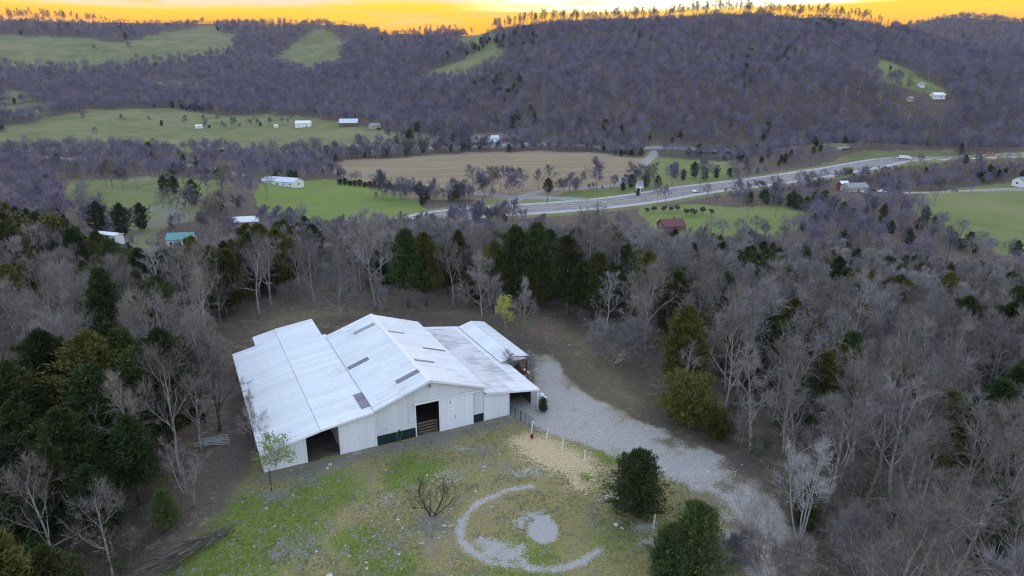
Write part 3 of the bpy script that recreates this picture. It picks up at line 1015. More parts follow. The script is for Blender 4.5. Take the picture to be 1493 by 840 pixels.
    MB().box(4.2, 11.95, -.26, -.10, 3.86, 4.06).build('door_track', M['trim'], t)
    fr = MB(); fr.box(4.33, 4.45, -.06, .06, -.3, 3.86); fr.build('door_jamb', M['trim'], t)
    for a, z in ((1.05, 1.75), (3.55, 2.05)): MB().box(a, a + .05, -.07, -.03, z - .1, z + .12).build('latch', M['lamp'], t)
    l = MB(); l.box(6.0, 6.2, -.28, -.03, 5.78, 5.92); l.tube([(6.1, -.16, 5.78), (6.1, -.22, 5.6)], [.05, .12], 8); l.build('yard_light', M['lamp'], t)
    # board fence across the door opening
    for i in range(4): MB().box(4.5, 7.0, .30, .34, .12 + i * .36, .34 + i * .36).build('door_rail', M['wood'], t)
    return t


def pipe_gate(name, label, p, q, h=1.3, rails=6, mat='steel', uprights=3, lift=.12, group=None):
    """a welded pipe gate from p to q on the ground"""
    p, q = np.array(p[:2]), np.array(q[:2])
    L = np.linalg.norm(q - p)
    t = thing(name, label, 'gate', (p[0], p[1], hz(*p)), math.atan2(q[1] - p[1], q[0] - p[0]), group)
    dz = hz(*q) - hz(*p)
    for i in range(rails):
        z = lift + (h - lift) * i / (rails - 1)
        MB().tube([(.02, 0, z), (L - .02, 0, z + dz)], .024, 6).build('rail', M[mat], t)
    for i in range(uprights):
        x = .02 + (L - .04) * i / (uprights - 1)
        MB().tube([(x, .0, lift - .02), (x, .0, h + .02 + dz * x / L)], .03, 6).build('upright', M[mat], t)
    return t


def BL(a, b, z=0): return BARN_O + BU * a + BN * b + np.array([0, 0, z])


def build_yard():
    build_barn()
    pipe_gate('pipe_gate', 'dark pipe gate standing ajar in the left barn opening', BL(-3.9, .35), BL(-5.3, 1.6), 1.25, 6, 'steel', 2)
    pipe_gate('pipe_gate', 'low dark pipe gate across the left barn opening', BL(-5.2, 2.2), BL(-7.3, 2.5), 1.2, 6, 'steel', 3)
    pipe_gate('pipe_gate', 'dark blue pipe gate joining the barn wing to a second gate', BL(15.62, -.5), BL(16.08, -2.2), 1.35, 6, 'steel', 3, group='gates between the barn and the white post')
    pipe_gate('pipe_gate', 'dark blue pipe gate ending at the white post with red bucket', BL(16.1, -2.25), BL(16.6, -4.3), 1.35, 6, 'steel', 4, group='gates between the barn and the white post')
    # garden hose hanging on the dark boards
    h = thing('garden_hose', 'green garden hose coiled on the dark boards of the barn front', 'hose', BL(2.45, -.12))
    h.rotation_euler = (0, 0, BARN_ANG)
    pts = [(.28 * math.sin(s) * (1 - .1 * (s % 3)), -.05 - .012 * s / 2, .78 + .52 * math.cos(s)) for s in np.linspace(0, 6.28 * 3, 46)]
    MB().tube(pts, .03, 5).build('coil', M['hose'], h)
    MB().tube([(-.3, -.05, 1.2), (-.42, -.1, .7), (-.32, -.2, .2), (.1, -.5, .03), (.7, -.7, .02)], .028, 5).build('hose_end', M['hose'], h)
    MB().box(-.06, .06, -.03, .1, 1.2, 1.32).build('hanger', M['steel'], h)
    # white posts by the drive
    def post(u, v, ht, lean, label, base=None):
        p = at0(u, v) if base is None else base
        t = thing('fence_post', label, 'post', (p[0], p[1], hz(p[0], p[1])), 0, 'white posts along the drive')
        MB().tube([(0, 0, -.2), (lean * ht * .5, 0, ht * .5), (lean * ht, 0, ht)], [.065, .065, .062], 8).build('shaft', M['post_white'], t)
        MB().lathe([(.075, ht - .03), (.075, ht + .02), (.03, ht + .06)], 8, (lean * ht, 0)).build('cap', M['post_white'], t)
        return t
    post(774, 633, 1.55, .15, 'leaning white post with a red bucket at its foot, beside the pipe gate')
    post(796, 642, 1.35, .14, 'leaning white post on straw, next after the post with the red bucket')
    post(819, 656, 1.3, .13, 'leaning white post between the second post and the upright one')
    post(852.5, 674, 1.35, .01, 'upright white post at the straw edge, nearest the big cedar')
    post(952, 770, 1.3, .10, 'thin white post half hidden beside the two joined cedars')
    p = at0(774, 636) + np.array([.1, -.42, 0])
    b = thing('bucket', 'red plastic bucket at the foot of a leaning white post', 'bucket', (p[0], p[1], hz(p[0], p[1])))
    MB().lathe([(.13, 0), (.18, .38), (.2, .38), (.2, .41), (.165, .41), (.12, .04)], 14).build('pail', M['red'], b, True)
    MB().tube([(.19, 0, .39), (.13, 0, .50), (0, 0, .55), (-.13, 0, .50), (-.19, 0, .39)], .012, 5).build('handle', M['galv'], b)
    p = at0(396, 716)
    t = thing('fence_post', 'thin dark green steel post in front of the small leafy tree', 'post', (p[0], p[1], hz(p[0], p[1])))
    MB().box(-.035, .035, -.03, .03, -.2, 2.5).build('shaft', M['post_green'], t)
    MB().box(-.07, .07, -.012, .012, .02, .3).build('anchor_plate', M['post_green'], t)
    for z in (.7, 1.3, 1.9): MB().box(-.05, .05, .03, .06, z, z + .05).build('clip', M['post_green'], t)
    # tote of pale plastic beside the carport post
    t = thing('storage_tote', 'pale caged plastic tank beside the carport post', 'tank', BL(20.15, .15), BARN_ANG)
    MB().box(-.5, .5, -.45, .45, .14, 1.2).build('tank', M['tote'], t)
    for z in (.3, .55, .8, 1.05): 
        c = MB()
        for x0, y0, x1, y1 in ((-.53, -.48, .53, -.48), (.53, -.48, .53, .48), (.53, .48, -.53, .48), (-.53, .48, -.53, -.48)): c.tube([(x0, y0, z), (x1, y1, z)], .014, 5)
        c.build('cage_ring', M['galv'], t)
    for x, y in ((-.53, -.48), (0, -.48), (.53, -.48), (.53, 0), (.53, .48), (0, .48), (-.53, .48), (-.53, 0)): MB().tube([(x, y, .1), (x, y, 1.2)], .014, 5).build('cage_bar', M['galv'], t)
    MB().box(-.55, .55, -.5, .5, 0, .12).build('pallet', M['wood'], t)
    MB().lathe([(.12, 1.2), (.12, 1.27), (.03, 1.28)], 10).build('lid', M['trim'], t)
    s = thing('feed_sack', 'lumpy white sack lying on top of the caged tank', 'sack', BL(20.1, .2, 1.28), BARN_ANG + .3)
    MB().lathe([(.05, 0), (.32, .05), (.36, .2), (.25, .34), (.06, .38)], 10).build('sack', M['trim'], s, True)
    # small house with a porch behind the carport
    h = thing('house', 'small white house with a posted brown porch behind the carport', 'house', BARN_O * np.array([1, 1, 0]), BARN_ANG)
    roof_slope(h, 'roof', (20.55, 3.42), (22.6, 2.98), 8.0, 22.4, M['roof'])
    roof_slope(h, 'roof', (20.51, 3.42), (18.5, 2.84), 8.0, 22.4, M['roof'])
    MB().prism([(18.7, 2.7), (22.45, 2.7), (22.45, 2.94), (20.53, 3.35), (18.7, 2.82)], 1, 8.12, 8.2).build('gable', M['white_paint'], h)
    MB().box(18.8, 22.3, 11.0, 21.4, .3, 2.74).build('wall', M['white_paint'], h)
    MB().box(18.8, 22.45, 8.2, 10.95, .38, .55).build('porch_floor', M['porch'], h)
    MB().box(18.9, 22.35, 8.3, 21.2, -.4, .36).build('foundation', M['stone'], h)
    MB().box(22.46, 23.1, 8.9, 10.2, -.1, .25).build('step', M['trim'], h)
    for a, b in ((18.9, 8.3), (20.6, 8.3), (22.36, 8.3), (22.36, 10.8)): MB().box(a - .06, a + .06, b - .06, b + .06, .55, 2.72).build('porch_post', M['porch'], h)
    for z in (.85, 1.4): MB().box(19.0, 22.3, 8.28, 8.32, z, z + .07).build('porch_rail', M['porch'], h)
    for i in range(14): MB().box(19.15 + i * .23, 19.19 + i * .23, 8.285, 8.315, .55, 1.4).build('baluster', M['porch'], h)
    d = MB().box(20.3, 21.2, 10.9, 10.99, .55, 2.6).build('door', M['porch'], h)
    MB().lathe([(.03, 0), (.03, .05)], 6).build('handle', M['galv'], d).location = (21.1, 10.88, 1.5)
    for a in (19.1, 21.4):
        w_ = MB().box(a, a + .75, 10.93, 10.99, 1.3, 2.3).build('window', M['trim'], h)
        MB().box(a + .06, a + .69, 10.91, 10.928, 1.36, 2.24).build('pane', M['glass'], w_)
    for b in (13.0, 16.5):
        w_ = MB().box(22.31, 22.36, b, b + .9, 1.2, 2.3).build('window', M['trim'], h)
        MB().box(22.362, 22.375, b + .06, b + .84, 1.26, 2.24).build('pane', M['glass'], w_)
    c = thing('porch_chair', 'dark wooden chair on the porch of the small white house', 'chair', BL(21.75, 9.5, .55), BARN_ANG)
    MB().box(-.25, .25, -.25, .25, .38, .43).build('seat', M['dark_wood'], c)
    MB().box(-.25, .25, .2, .25, .43, 1.0).build('backrest', M['dark_wood'], c)
    for x in (-.22, .22):
        for y in (-.22, .22): MB().box(x - .025, x + .025, y - .025, y + .025, 0, .38).build('leg', M['dark_wood'], c)
    # heap of old gate panels under the trees, brush pile, stones
    for i, (u, v, rz, w_) in enumerate(((303, 648, .35, 2.6), (312, 644, .5, 2.8), (318, 650, .2, 2.4))):
        p = at0(u, v)
        g = thing('gate_panel', ('bottom', 'middle', 'top')[i] + ' grey gate panel in the heap under the trees left of the barn', 'gate panel', (p[0], p[1], hz(p[0], p[1]) + .12 + .2 * i), rz, 'old gate panels heaped under the trees')
        g.rotation_euler = (.12 * (i - 1), .06, rz)
        for k in range(5): MB().tube([(-w_ / 2, -.55 + k * .28, 0), (w_ / 2, -.55 + k * .28, 0)], .03, 5).build('rail', M['galv'], g)
        for x in (-w_ / 2, 0, w_ / 2): MB().tube([(x, -.55, .03), (x, .57, .03)], .03, 5).build('upright', M['galv'], g)
    rng = np.random.default_rng(5)
    p0, p1 = at0(205, 835), at0(331, 775)
    d = p1 - p0; L = np.linalg.norm(d); ang = math.atan2(d[1], d[0])
    bp = thing('brush_pile', 'long pile of grey cut logs and brush at the edge of the grass', 'brush pile', ((p0 + p1) / 2 * np.array([1, 1, 0])), ang)
    for i in range(60):
        x = rng.uniform(-L / 2, L / 2); y = rng.normal(0, .42); z = .08 + rng.random() * .38 * (1 - abs(y)); l = rng.uniform(1.0, 3.2); a = rng.normal(0, .28)
        dx, dy, dz = math.cos(a) * l / 2, math.sin(a) * l / 2, rng.normal(0, .08) * l
        r0 = rng.uniform(.025, .095)
        MB().tube([(x - dx, y - dy, max(z - dz, .05)), (x + rng.normal(0, .06), y + rng.normal(0, .06), z + .02), (x + dx, y + dy, max(z + dz, .05))], [r0, r0 * .9, r0 * .7], 6).build('log', M['log'], bp)


build_yard()

# ------------------------------------------------------------------ trees
M['bark'] = bark_mat('grey_bark', (.19, .168, .16), (.335, .305, .29))
M['bark_pale'] = bark_mat('pale_bark', (.235, .215, .21), (.37, .345, .34))
M['twig'] = bark_mat('twig_bark', (.145, .124, .115), (.24, .21, .196))
M['twig_pale'] = bark_mat('pale_twigs', (.20, .178, .18), (.31, .28, .28))
M['twig_far_hazed'] = bark_mat('far_twigs_haze_tint', (.116, .101, .15), (.215, .19, .25))  # purplish twigs, colour pushed bluer to stand in for distance haze
M['bark_white'] = bark_mat('white_bark', (.40, .375, .365), (.56, .535, .52))
M['bark_dark'] = bark_mat('dark_bark', (.045, .04, .038), (.10, .09, .085))
M['cedar'] = leaf_mat('cedar_green', (.022, .034, .011), (.085, .092, .026))
M['cedar_deep'] = leaf_mat('deep_cedar_green', (.020, .040, .015), (.068, .095, .028))
M['cedar_olive'] = leaf_mat('olive_cedar', (.055, .058, .014), (.145, .132, .032))
M['cedar_lawn'] = leaf_mat('lawn_cedar_green', (.036, .060, .020), (.105, .135, .042))
M['spring'] = leaf_mat('spring_leaves', (.14, .20, .045), (.27, .33, .08), 2.0)
M['yellow_leaf'] = leaf_mat('yellow_green_leaves', (.28, .29, .06), (.42, .40, .10), 2.0)
M['pink'] = leaf_mat('pink_buds', (.27, .13, .19), (.40, .22, .28), 2.0)
M['grass_blade'] = leaf_mat('grass_blades', (.15, .165, .045), (.32, .29, .13), .5)


def norm(v):
    return v / (np.linalg.norm(v) + 1e-12)


class Tree:
    """grows a tree: lists of tubes for the trunk and for the crown, and slivers for the twigs"""
    def __init__(s, seed):
        s.r = np.random.default_rng(seed)
        s.trunk, s.crown = MB(), MB()
        s.tips = []

    def path(s, p, d, L, n, wob, lift):
        pts = [p]
        for i in range(n):
            d = norm(d + s.r.normal(0, wob, 3) + np.array([0, 0, lift]))
            p = p + d * L / n
            pts.append(p)
        return pts, d

    def side(s, d, ang):
        a = norm(np.cross(d, s.r.normal(0, 1, 3)))
        return norm(d * math.cos(ang) + a * math.sin(ang))

    def sliver(s, p, d, L, w):
        a = norm(np.cross(d, s.r.normal(0, 1, 3))) * w * .5
        q = p + d * L
        s.crown.add([p - a, p + a, q], [(0, 1, 2)])


def bare_mesh(seed, H=14.0, spread=1.0, n1=9, n2=6, n3=6, tw=9, stems=1, low=.3, rad=None, twl=.9, tww=.03, up=.06, sides=(7, 5, 4, 3), lean=.04):
    T = Tree(seed); r = T.r
    rad = rad or H * .0125
    for st in range(stems):
        d0 = norm(np.array([r.normal(0, lean + (.16 if stems > 1 else 0)), r.normal(0, lean + (.16 if stems > 1 else 0)), 1]))
        h = H * r.uniform(.85, 1.0) if stems > 1 else H
        base = np.array([r.normal(0, .12), r.normal(0, .12), -.3]) if stems > 1 else np.array([0, 0, -.3])
        tl = h * .86
        tp, td = T.path(base, d0, tl, 9, .05, .03)
        trad = [rad * (1.25 if i == 0 else (1 - .085 * i)) for i in range(10)]
        trad[-1] = rad * .12
        T.trunk.tube(tp, trad, sides[0])
        for i in range(n1):
            t = low + (1 - low) * ((i + r.random()) / n1) ** .9
            k = min(int(t * 9), 8); p = tp[k] + (tp[k + 1] - tp[k]) * (t * 9 - k)
            ang = R(r.uniform(32, 62)) * (1.1 - .5 * t)
            az = i * 2.4 + r.normal(0, .5)
            dd = norm(np.array([math.cos(az) * math.sin(ang), math.sin(az) * math.sin(ang), math.cos(ang)]))
            L1 = h * .42 * spread * (1.12 - .75 * t) * r.uniform(.75, 1.2)
            r1 = trad[k] * r.uniform(.5, .7)
            p1, d1 = T.path(p, dd, L1, 5, .13, up)
            T.trunk.tube(p1, [r1 * (1 - .16 * j) for j in range(6)], sides[1])
            for i2 in range(n2):
                t2 = .3 + .7 * (i2 + r.random()) / n2
                k2 = min(int(t2 * 5), 4); q = p1[k2] + (p1[k2 + 1] - p1[k2]) * (t2 * 5 - k2)
                e = T.side(norm(p1[k2 + 1] - p1[k2]), R(r.uniform(25, 55)))
                L2 = L1 * r.uniform(.35, .6) * (1.15 - .4 * t2)
                r2 = max(r1 * (1 - .16 * k2) * .5, .012)
                p2, d2 = T.path(q, e, L2, 3, .16, up * 1.2)
                T.crown.tube(p2, [r2, r2 * .8, r2 * .6, r2 * .35], sides[2], False)
                for i3 in range(n3):
                    t3 = .2 + .8 * (i3 + r.random()) / n3
                    k3 = min(int(t3 * 3), 2); w = p2[k3] + (p2[k3 + 1] - p2[k3]) * (t3 * 3 - k3)
                    f = T.side(norm(p2[k3 + 1] - p2[k3]), R(r.uniform(20, 55)))
                    L3 = max(L2 * r.uniform(.35, .65), .5)
                    p3, d3 = T.path(w, f, L3, 2, .18, up * 1.2)
                    r3 = max(r2 * .42, .010)
                    T.crown.tube(p3, [r3, r3 * .75, r3 * .4], sides[3], False)
                    for j in range(tw):
                        t4 = r.random() * 2; k4 = min(int(t4), 1)
                        x = p3[k4] + (p3[k4 + 1] - p3[k4]) * (t4 - k4)
                        T.sliver(x, norm(T.side(d3, R(r.uniform(10, 60))) + np.array([0, 0, up * 2])), twl * r.uniform(.5, 1.25), tww)
    return T


def far_bare_mesh(seed, H=12.0, n=260, wid=.16, L=(1.2, 2.6), sides=4, wide=.30, low=.45):
    """a bare tree for a few hundred metres off: trunk, limbs, and coarse twigs over an uneven dome"""
    T = Tree(seed); r = T.r
    tp, td = T.path(np.array([0, 0, -.5]), np.array([0, 0, 1.]), H * .8, 4, .05, .02)
    T.trunk.tube(tp, [min(H, 14) * q for q in (.016, .013, .010, .007, .003)], sides)
    nl = 11
    for i in range(nl):
        t = (i + .5) / nl
        az = i * 2.4 + r.normal(0, .4); rr = math.sqrt(1 - (1 - t * .98) ** 2) if i else .1
        c = np.array([math.cos(az) * H * wide * rr * r.uniform(.6, 1.05), math.sin(az) * H * wide * rr * r.uniform(.6, 1.05), H * (low + (.93 - low) * (1 - t * .85) * r.uniform(.85, 1.06))])
        sz = H * r.uniform(.10, .17)
        a = tp[1] + (tp[3] - tp[1]) * r.random()
        T.trunk.tube([a, (a + c) / 2 + np.array([0, 0, .3]), c], [H * .007, H * .005, .03], 3, False)
        for j in range(n // nl):
            d = norm(r.normal(0, 1, 3) + np.array([0, 0, .5]))
            p = c + d * sz * r.uniform(.1, 1.0)
            T.sliver(p, norm(d + r.normal(0, .35, 3) + np.array([0, 0, .4])), r.uniform(*L), wid * r.uniform(.6, 1.3))
    return T


def cedar_mesh(seed, H=10.0, wr=.26, blades=5200, bl=.42, bw=.13, shape='ovoid', base=.06, droop=0.0, tight=1.0, nb=110):
    """an evergreen: trunk, and foliage sprays on whorls of branches with uneven reach"""
    T = Tree(seed); r = T.r
    T.trunk.tube([(0, 0, -.3), (r.normal(0, .05), r.normal(0, .05), H * .5), (r.normal(0, .08), r.normal(0, .08), H * .93)], [H * .017, H * .011, .02], 7)
    per = blades // nb
    phase = r.uniform(0, 6.28, 4)
    for i in range(nb):
        t = base + (1 - base) * (i + r.random()) / nb
        az = i * 2.39996 + r.normal(0, .25)
        if shape == 'ovoid': prof = math.sin(math.pi * min(1, (t * .86 + .16))) ** .8
        elif shape == 'tear': prof = (1 - t) ** .62 * min(1, .55 + t * 2.2) * 1.12
        elif shape == 'cone': prof = (1 - t) ** .85 * 1.15 + .04
        else: prof = math.sqrt(max(0, 1 - (t * 1.15 - .35) ** 2 / .72)) * 1.0
        bump = 1 + .22 * math.sin(3 * az + phase[0] + 5 * t) + .17 * math.sin(5 * az + phase[1] - 9 * t)
        reach = H * wr * prof * bump * r.uniform(.62, 1.22) + .12
        z0 = H * t * .94
        rise = .45 if shape != 'cone' else .12
        d = norm(np.array([math.cos(az), math.sin(az), rise + r.normal(0, .12) - droop]))
        tip = np.array([0, 0, z0]) + d * reach
        if i % 2 == 0: T.trunk.tube([(0, 0, z0), tip * .85 + np.array([0, 0, z0]) * .15], [.03, .01], 3, False)
        for j in range(per):
            s = r.random() ** .55
            p = np.array([0, 0, z0]) + d * reach * s + r.normal(0, (.10 + .085 * reach * (1.1 - s * .6)) * tight, 3)
            e = norm(d * .7 + r.normal(0, .5, 3) + np.array([0, 0, .45]))
            T.sliver(p, e, bl * r.uniform(.6, 1.4), bw * r.uniform(.7, 1.4))
    for j in range(40): T.sliver(np.array([r.normal(0, .1), r.normal(0, .1), H * r.uniform(.86, .96)]), norm(np.array([r.normal(0, .3), r.normal(0, .3), 1])), bl * 1.2, bw)
    return T


def leafy_mesh(seed, H=4.5, leaves=1800, rad=1.9, ls=.24, clump=16, trunk_r=.06):
    T = Tree(seed); r = T.r
    tp, td = T.path(np.array([0, 0, -.2]), np.array([0.02, 0, 1.]), H * .75, 5, .08, .02)
    T.trunk.tube(tp, [trunk_r * (1 - .13 * i) for i in range(6)], 6)
    for i in range(clump):
        a = i * 2.4; k = 2 + i % 3
        c = np.array([math.cos(a) * rad * r.uniform(.3, .95), math.sin(a) * rad * r.uniform(.3, .95), H * r.uniform(.5, .97)])
        T.trunk.tube([tp[k], (tp[k] + c) / 2 + np.array([0, 0, .15]), c], [trunk_r * .5, trunk_r * .35, trunk_r * .15], 4, False)
        for j in range(leaves // clump):
            p = c + r.normal(0, rad * .19, 3)
            T.sliver(p, norm(r.normal(0, 1, 3) + np.array([0, 0, .2])), ls * r.uniform(.6, 1.3), ls * .7)
    return T


PROTO = {}


def proto(key, T, bark, leaf, smooth=False):
    PROTO[key] = (T.trunk.mesh('trunk', M[bark], True), T.crown.mesh('crown', M[leaf]))


def plant(key, name, label, cat, p, h=1.0, rz=0.0, group=None, w=None):
    """a tree of its own: an Empty at its foot with trunk and crown, meshes shared with its like"""
    e = thing(name, label, cat, p, rz, group)
    w = h if w is None else w
    e.scale = (w, w, h)
    tr, cr = PROTO[key]
    link(bpy.data.objects.new('trunk', tr), e)
    link(bpy.data.objects.new('crown', cr), e)
    return e


def scatter(name, pts, rot, scl, idx, meshes, label=None, cat=None):
    """ONE object that stands for what nobody could count: meshes instanced on points by geometry nodes"""
    src = bpy.data.collections.new(name + '_source')
    for i, me in enumerate(meshes):
        src.objects.link(bpy.data.objects.new(f'{name}_source_{i:02d}', me))
    me = bpy.data.meshes.new(name)
    me.vertices.add(len(pts)); me.vertices.foreach_set('co', np.ascontiguousarray(pts, np.float32).ravel())
    for nm, ty, arr in (('turn', 'FLOAT_VECTOR', rot), ('size', 'FLOAT_VECTOR', scl)):
        me.attributes.new(nm, ty, 'POINT').data.foreach_set('vector', np.ascontiguousarray(arr, np.float32).ravel())
    me.attributes.new('pick', 'INT', 'POINT').data.foreach_set('value', np.ascontiguousarray(idx, np.int32))
    o = link(bpy.data.objects.new(name, me))
    props(o, label, cat, kind='stuff')
    g = bpy.data.node_groups.new(name, 'GeometryNodeTree')
    g.interface.new_socket('Geometry', in_out='INPUT', socket_type='NodeSocketGeometry')
    g.interface.new_socket('Geometry', in_out='OUTPUT', socket_type='NodeSocketGeometry')
    n = g.nodes
    gi, go = n.new('NodeGroupInput'), n.new('NodeGroupOutput')
    ci = n.new('GeometryNodeCollectionInfo'); ci.inputs['Collection'].default_value = src
    ci.inputs['Separate Children'].default_value = True; ci.inputs['Reset Children'].default_value = True
    ip = n.new('GeometryNodeInstanceOnPoints'); ip.inputs['Pick Instance'].default_value = True

    def named(nm, ty):
        q = n.new('GeometryNodeInputNamedAttribute'); q.data_type = ty; q.inputs['Name'].default_value = nm
        return q.outputs['Attribute']
    g.links.new(gi.outputs[0], ip.inputs['Points'])
    g.links.new(ci.outputs[0], ip.inputs['Instance'])
    g.links.new(named('pick', 'INT'), ip.inputs['Instance Index'])
    g.links.new(named('turn', 'FLOAT_VECTOR'), ip.inputs['Rotation'])
    g.links.new(named('size', 'FLOAT_VECTOR'), ip.inputs['Scale'])
    g.links.new(ip.outputs[0], go.inputs[0])
    o.modifiers.new('scatter', 'NODES').node_group = g
    return o


def joined(T, bark, leaf, name):
    """trunk and crown in one mesh with two materials, for instanced woods"""
    b = MB(); b.add(T.trunk.v, T.trunk.f); nt = len(T.trunk.f); b.add(T.crown.v, T.crown.f)
    me = b.mesh(name, M[bark]); me.materials.append(M[leaf])
    mi = np.zeros(len(b.f), np.int32); mi[nt:] = 1
    me.polygons.foreach_set('material_index', mi)
    return me


# near hardwoods, bare in early spring
NB = []
for i in range(7):
    proto(f'bare{i}', bare_mesh(100 + i, 14, (.8, 1.0, .9, 1.1, .75, .95, 1.0)[i], (9, 10, 9, 10, 9, 9, 10)[i], 6, 4, 7, 1, (.34, .26, .4, .3, .42, .3, .22)[i], twl=1.0, tww=.032), 'bark', 'twig'); NB.append(f'bare{i}')
for i in range(2):
    proto(f'pale{i}', bare_mesh(140 + i, 14, (.95, .8)[i], 9, 5, 5, 6, 1, (.32, .38)[i], twl=.85, tww=.028), 'bark_pale', 'twig_pale'); NB.append(f'pale{i}')
NC = []
for i in range(6):
    proto(f'cedar{i}', cedar_mesh(200 + i, 10, (.20, .25, .18, .23, .27, .21)[i], 9500, .38, .11, ('ovoid', 'tear', 'ovoid', 'tear', 'ovoid', 'tear')[i], (.10, .08, .2, .15, .12, .25)[i]), 'bark', ('cedar', 'cedar_deep', 'cedar_olive', 'cedar', 'cedar_olive', 'cedar_deep')[i]); NC.append(f'cedar{i}')
proto('brushy', bare_mesh(160, 6, 1.25, 9, 5, 4, 10, 4, .05, rad=.06, twl=.8, tww=.026, lean=.2), 'bark', 'twig_pale')
rng = np.random.default_rng(77)
NAMED = []                                              # feet of trees placed one by one, kept clear of the scatter


def foot(u, v, rmin=35.0):
    p = at(u, v, rmin)
    NAMED.append(p[:2])
    return p


def build_named_trees():
    proto('great0', bare_mesh(301, 18, .95, 11, 7, 6, 9, 1, .36, rad=.24, twl=1.1, tww=.036), 'bark_pale', 'twig_pale')
    proto('great1', bare_mesh(302, 18, 1.15, 11, 7, 6, 9, 1, .38, rad=.25, twl=1.1, tww=.036), 'bark', 'twig')
    proto('spread', bare_mesh(303, 9.5, 1.05, 12, 6, 6, 9, 1, .12, rad=.13, twl=.8, tww=.026), 'bark_pale', 'twig_pale')
    proto('spread1', bare_mesh(304, 10.5, .95, 12, 6, 6, 9, 1, .12, rad=.13, twl=.8, tww=.026), 'bark', 'twig_pale')
    plant('great0', 'bare_tree', 'tallest bare pale tree behind the barn, above the gap between its roofs', 'tree', foot(548, 452), 1.02, .5)
    plant('spread', 'bare_tree', 'round bare tree right behind the peak of the left barn roof', 'tree', foot(497, 468), 1.08, 1.0)
    plant('spread1', 'bare_tree', 'small bare tree beside the tallest pale tree behind the barn', 'tree', foot(556, 462), .68, 1.4, w=.6)
    plant('great1', 'bare_tree', 'tall broad bare tree at the wood edge above the grey barn roof', 'tree', foot(858, 458), .96, 2.2)
    plant('spread1', 'bare_tree', 'bare twiggy tree behind the grey roof, left of the yellow-green sapling', 'tree', foot(703, 466), 1.05, .2)
    plant('spread', 'bare_tree', 'slim bare tree touching the left side of the yellow-green sapling', 'tree', foot(722, 472), .75, .9, w=.5)
    plant('spread1', 'bare_tree', 'thin bare tree to the right of the yellow-green sapling', 'tree', foot(764, 480), .78, 3.0, w=.55)
    proto('yellow', leafy_mesh(310, 6.2, 1000, 1.15, .2, 18, .05), 'bark', 'yellow_leaf')
    plant('yellow', 'sapling', 'yellow-green leafing sapling just behind the small white house', 'tree', foot(737, 497), 1.12, 0)
    proto('spring', leafy_mesh(311, 4.6, 1300, 2.1, .22, 16, .06), 'bark', 'spring')
    plant('spring', 'leafy_tree', 'small fresh green leafy tree at the low front corner of the barn', 'tree', foot(402, 692), .84, 0)
    proto('darkbush', bare_mesh(312, 3.9, 1.9, 9, 5, 3, 4, 2, .06, rad=.10, twl=.45, tww=.018, lean=.3), 'bark_dark', 'bark_dark')
    plant('darkbush', 'bare_bush', 'dark bare bush alone on the stony grass before the barn', 'bush', foot(630, 752), .92, .6)
    proto('bigcedar', cedar_mesh(320, 6.6, .37, 19000, .24, .08, 'tear', .03, tight=.7, nb=340), 'bark', 'cedar_lawn')
    proto('roundcedar', cedar_mesh(321, 5.4, .40, 19000, .24, .08, 'tear', .0, tight=.8, nb=300), 'bark', 'cedar_lawn')
    plant('bigcedar', 'cedar_tree', 'dense dark green cedar standing alone beside the gravel drive', 'cedar', foot(928, 752), 1.03, 0, w=1.2)
    plant('bigcedar', 'cedar_tree', 'taller of two joined cedars on the lawn edge, below the lone cedar', 'cedar', foot(1010, 846), 1.1, 1.9, w=1.08)
    plant('roundcedar', 'cedar_tree', 'lower rounder one of two joined cedars, below the lone cedar', 'cedar', foot(974, 850), 1.0, .6, w=.82)
    proto('olive', cedar_mesh(322, 5.2, .52, 12000, .34, .11, 'dome', .0), 'bark', 'cedar_olive')
    plant('olive', 'evergreen_shrub', 'broad olive green shrub at the far side of the gravel drive', 'shrub', foot(1002, 618), 1.12, .4)
    plant('olive', 'evergreen_shrub', 'smaller olive shrub in front of the broad one by the drive', 'shrub', foot(1046, 640), .62, 2.4)
    proto('palemulti', bare_mesh(330, 11.5, .62, 8, 6, 4, 4, 4, .42, rad=.095, twl=.6, tww=.02, lean=.07), 'bark_white', 'bark_pale')
    plant('palemulti', 'bare_tree', 'white-barked bare tree with several stems beside the lower drive', 'tree', foot(1163, 806), .98, .3)
    plant('palemulti', 'bare_tree', 'thin pale bare sapling left of the white-barked tree by the drive', 'tree', foot(1108, 830), .8, 2.3, w=.62)
    plant('brushy', 'bare_bush', 'pale bare brushy tree at the corner of the lower drive', 'bush', foot(1115, 852), .95, .3)
    plant('brushy', 'bare_bush', 'grey bare bush growing against the two joined cedars', 'bush', foot(1052, 848), .72, 1.3)
    plant('brushy', 'bare_bush', 'rounded pale bare bush on the right at the end of the drive', 'bush', foot(1262, 858), 1.1, 2.3)
    plant('brushy', 'bare_bush', 'wide bare bush on the brown bank behind the drive', 'bush', foot(893, 530), 1.28, .8, w=1.45)
    proto('porchtree', bare_mesh(331, 4.6, .8, 7, 4, 4, 4, 2, .25, rad=.06, twl=.4, tww=.016), 'bark_dark', 'bark')
    plant('porchtree', 'bare_tree', 'crooked small bare tree beside the porch of the white house', 'tree', foot(777, 553), .9, .3)
    plant('porchtree', 'bare_tree', 'little dark bare tree in front of the porch roof', 'tree', foot(748, 556), 1.15, 2.0)
    proto('topiary', cedar_mesh(332, 1.7, .2, 1800, .16, .06, 'ovoid', .02), 'bark', 'cedar_deep')
    p = BL(19.6, -1.15)
    plant('topiary', 'potted_conifer', 'little clipped conifer beside the carport post', 'shrub', (p[0], p[1], hz(p[0], p[1])), 1.0)
    proto('pink', leafy_mesh(333, 4.4, 1500, 2.0, .13, 18, .05), 'bark', 'pink')
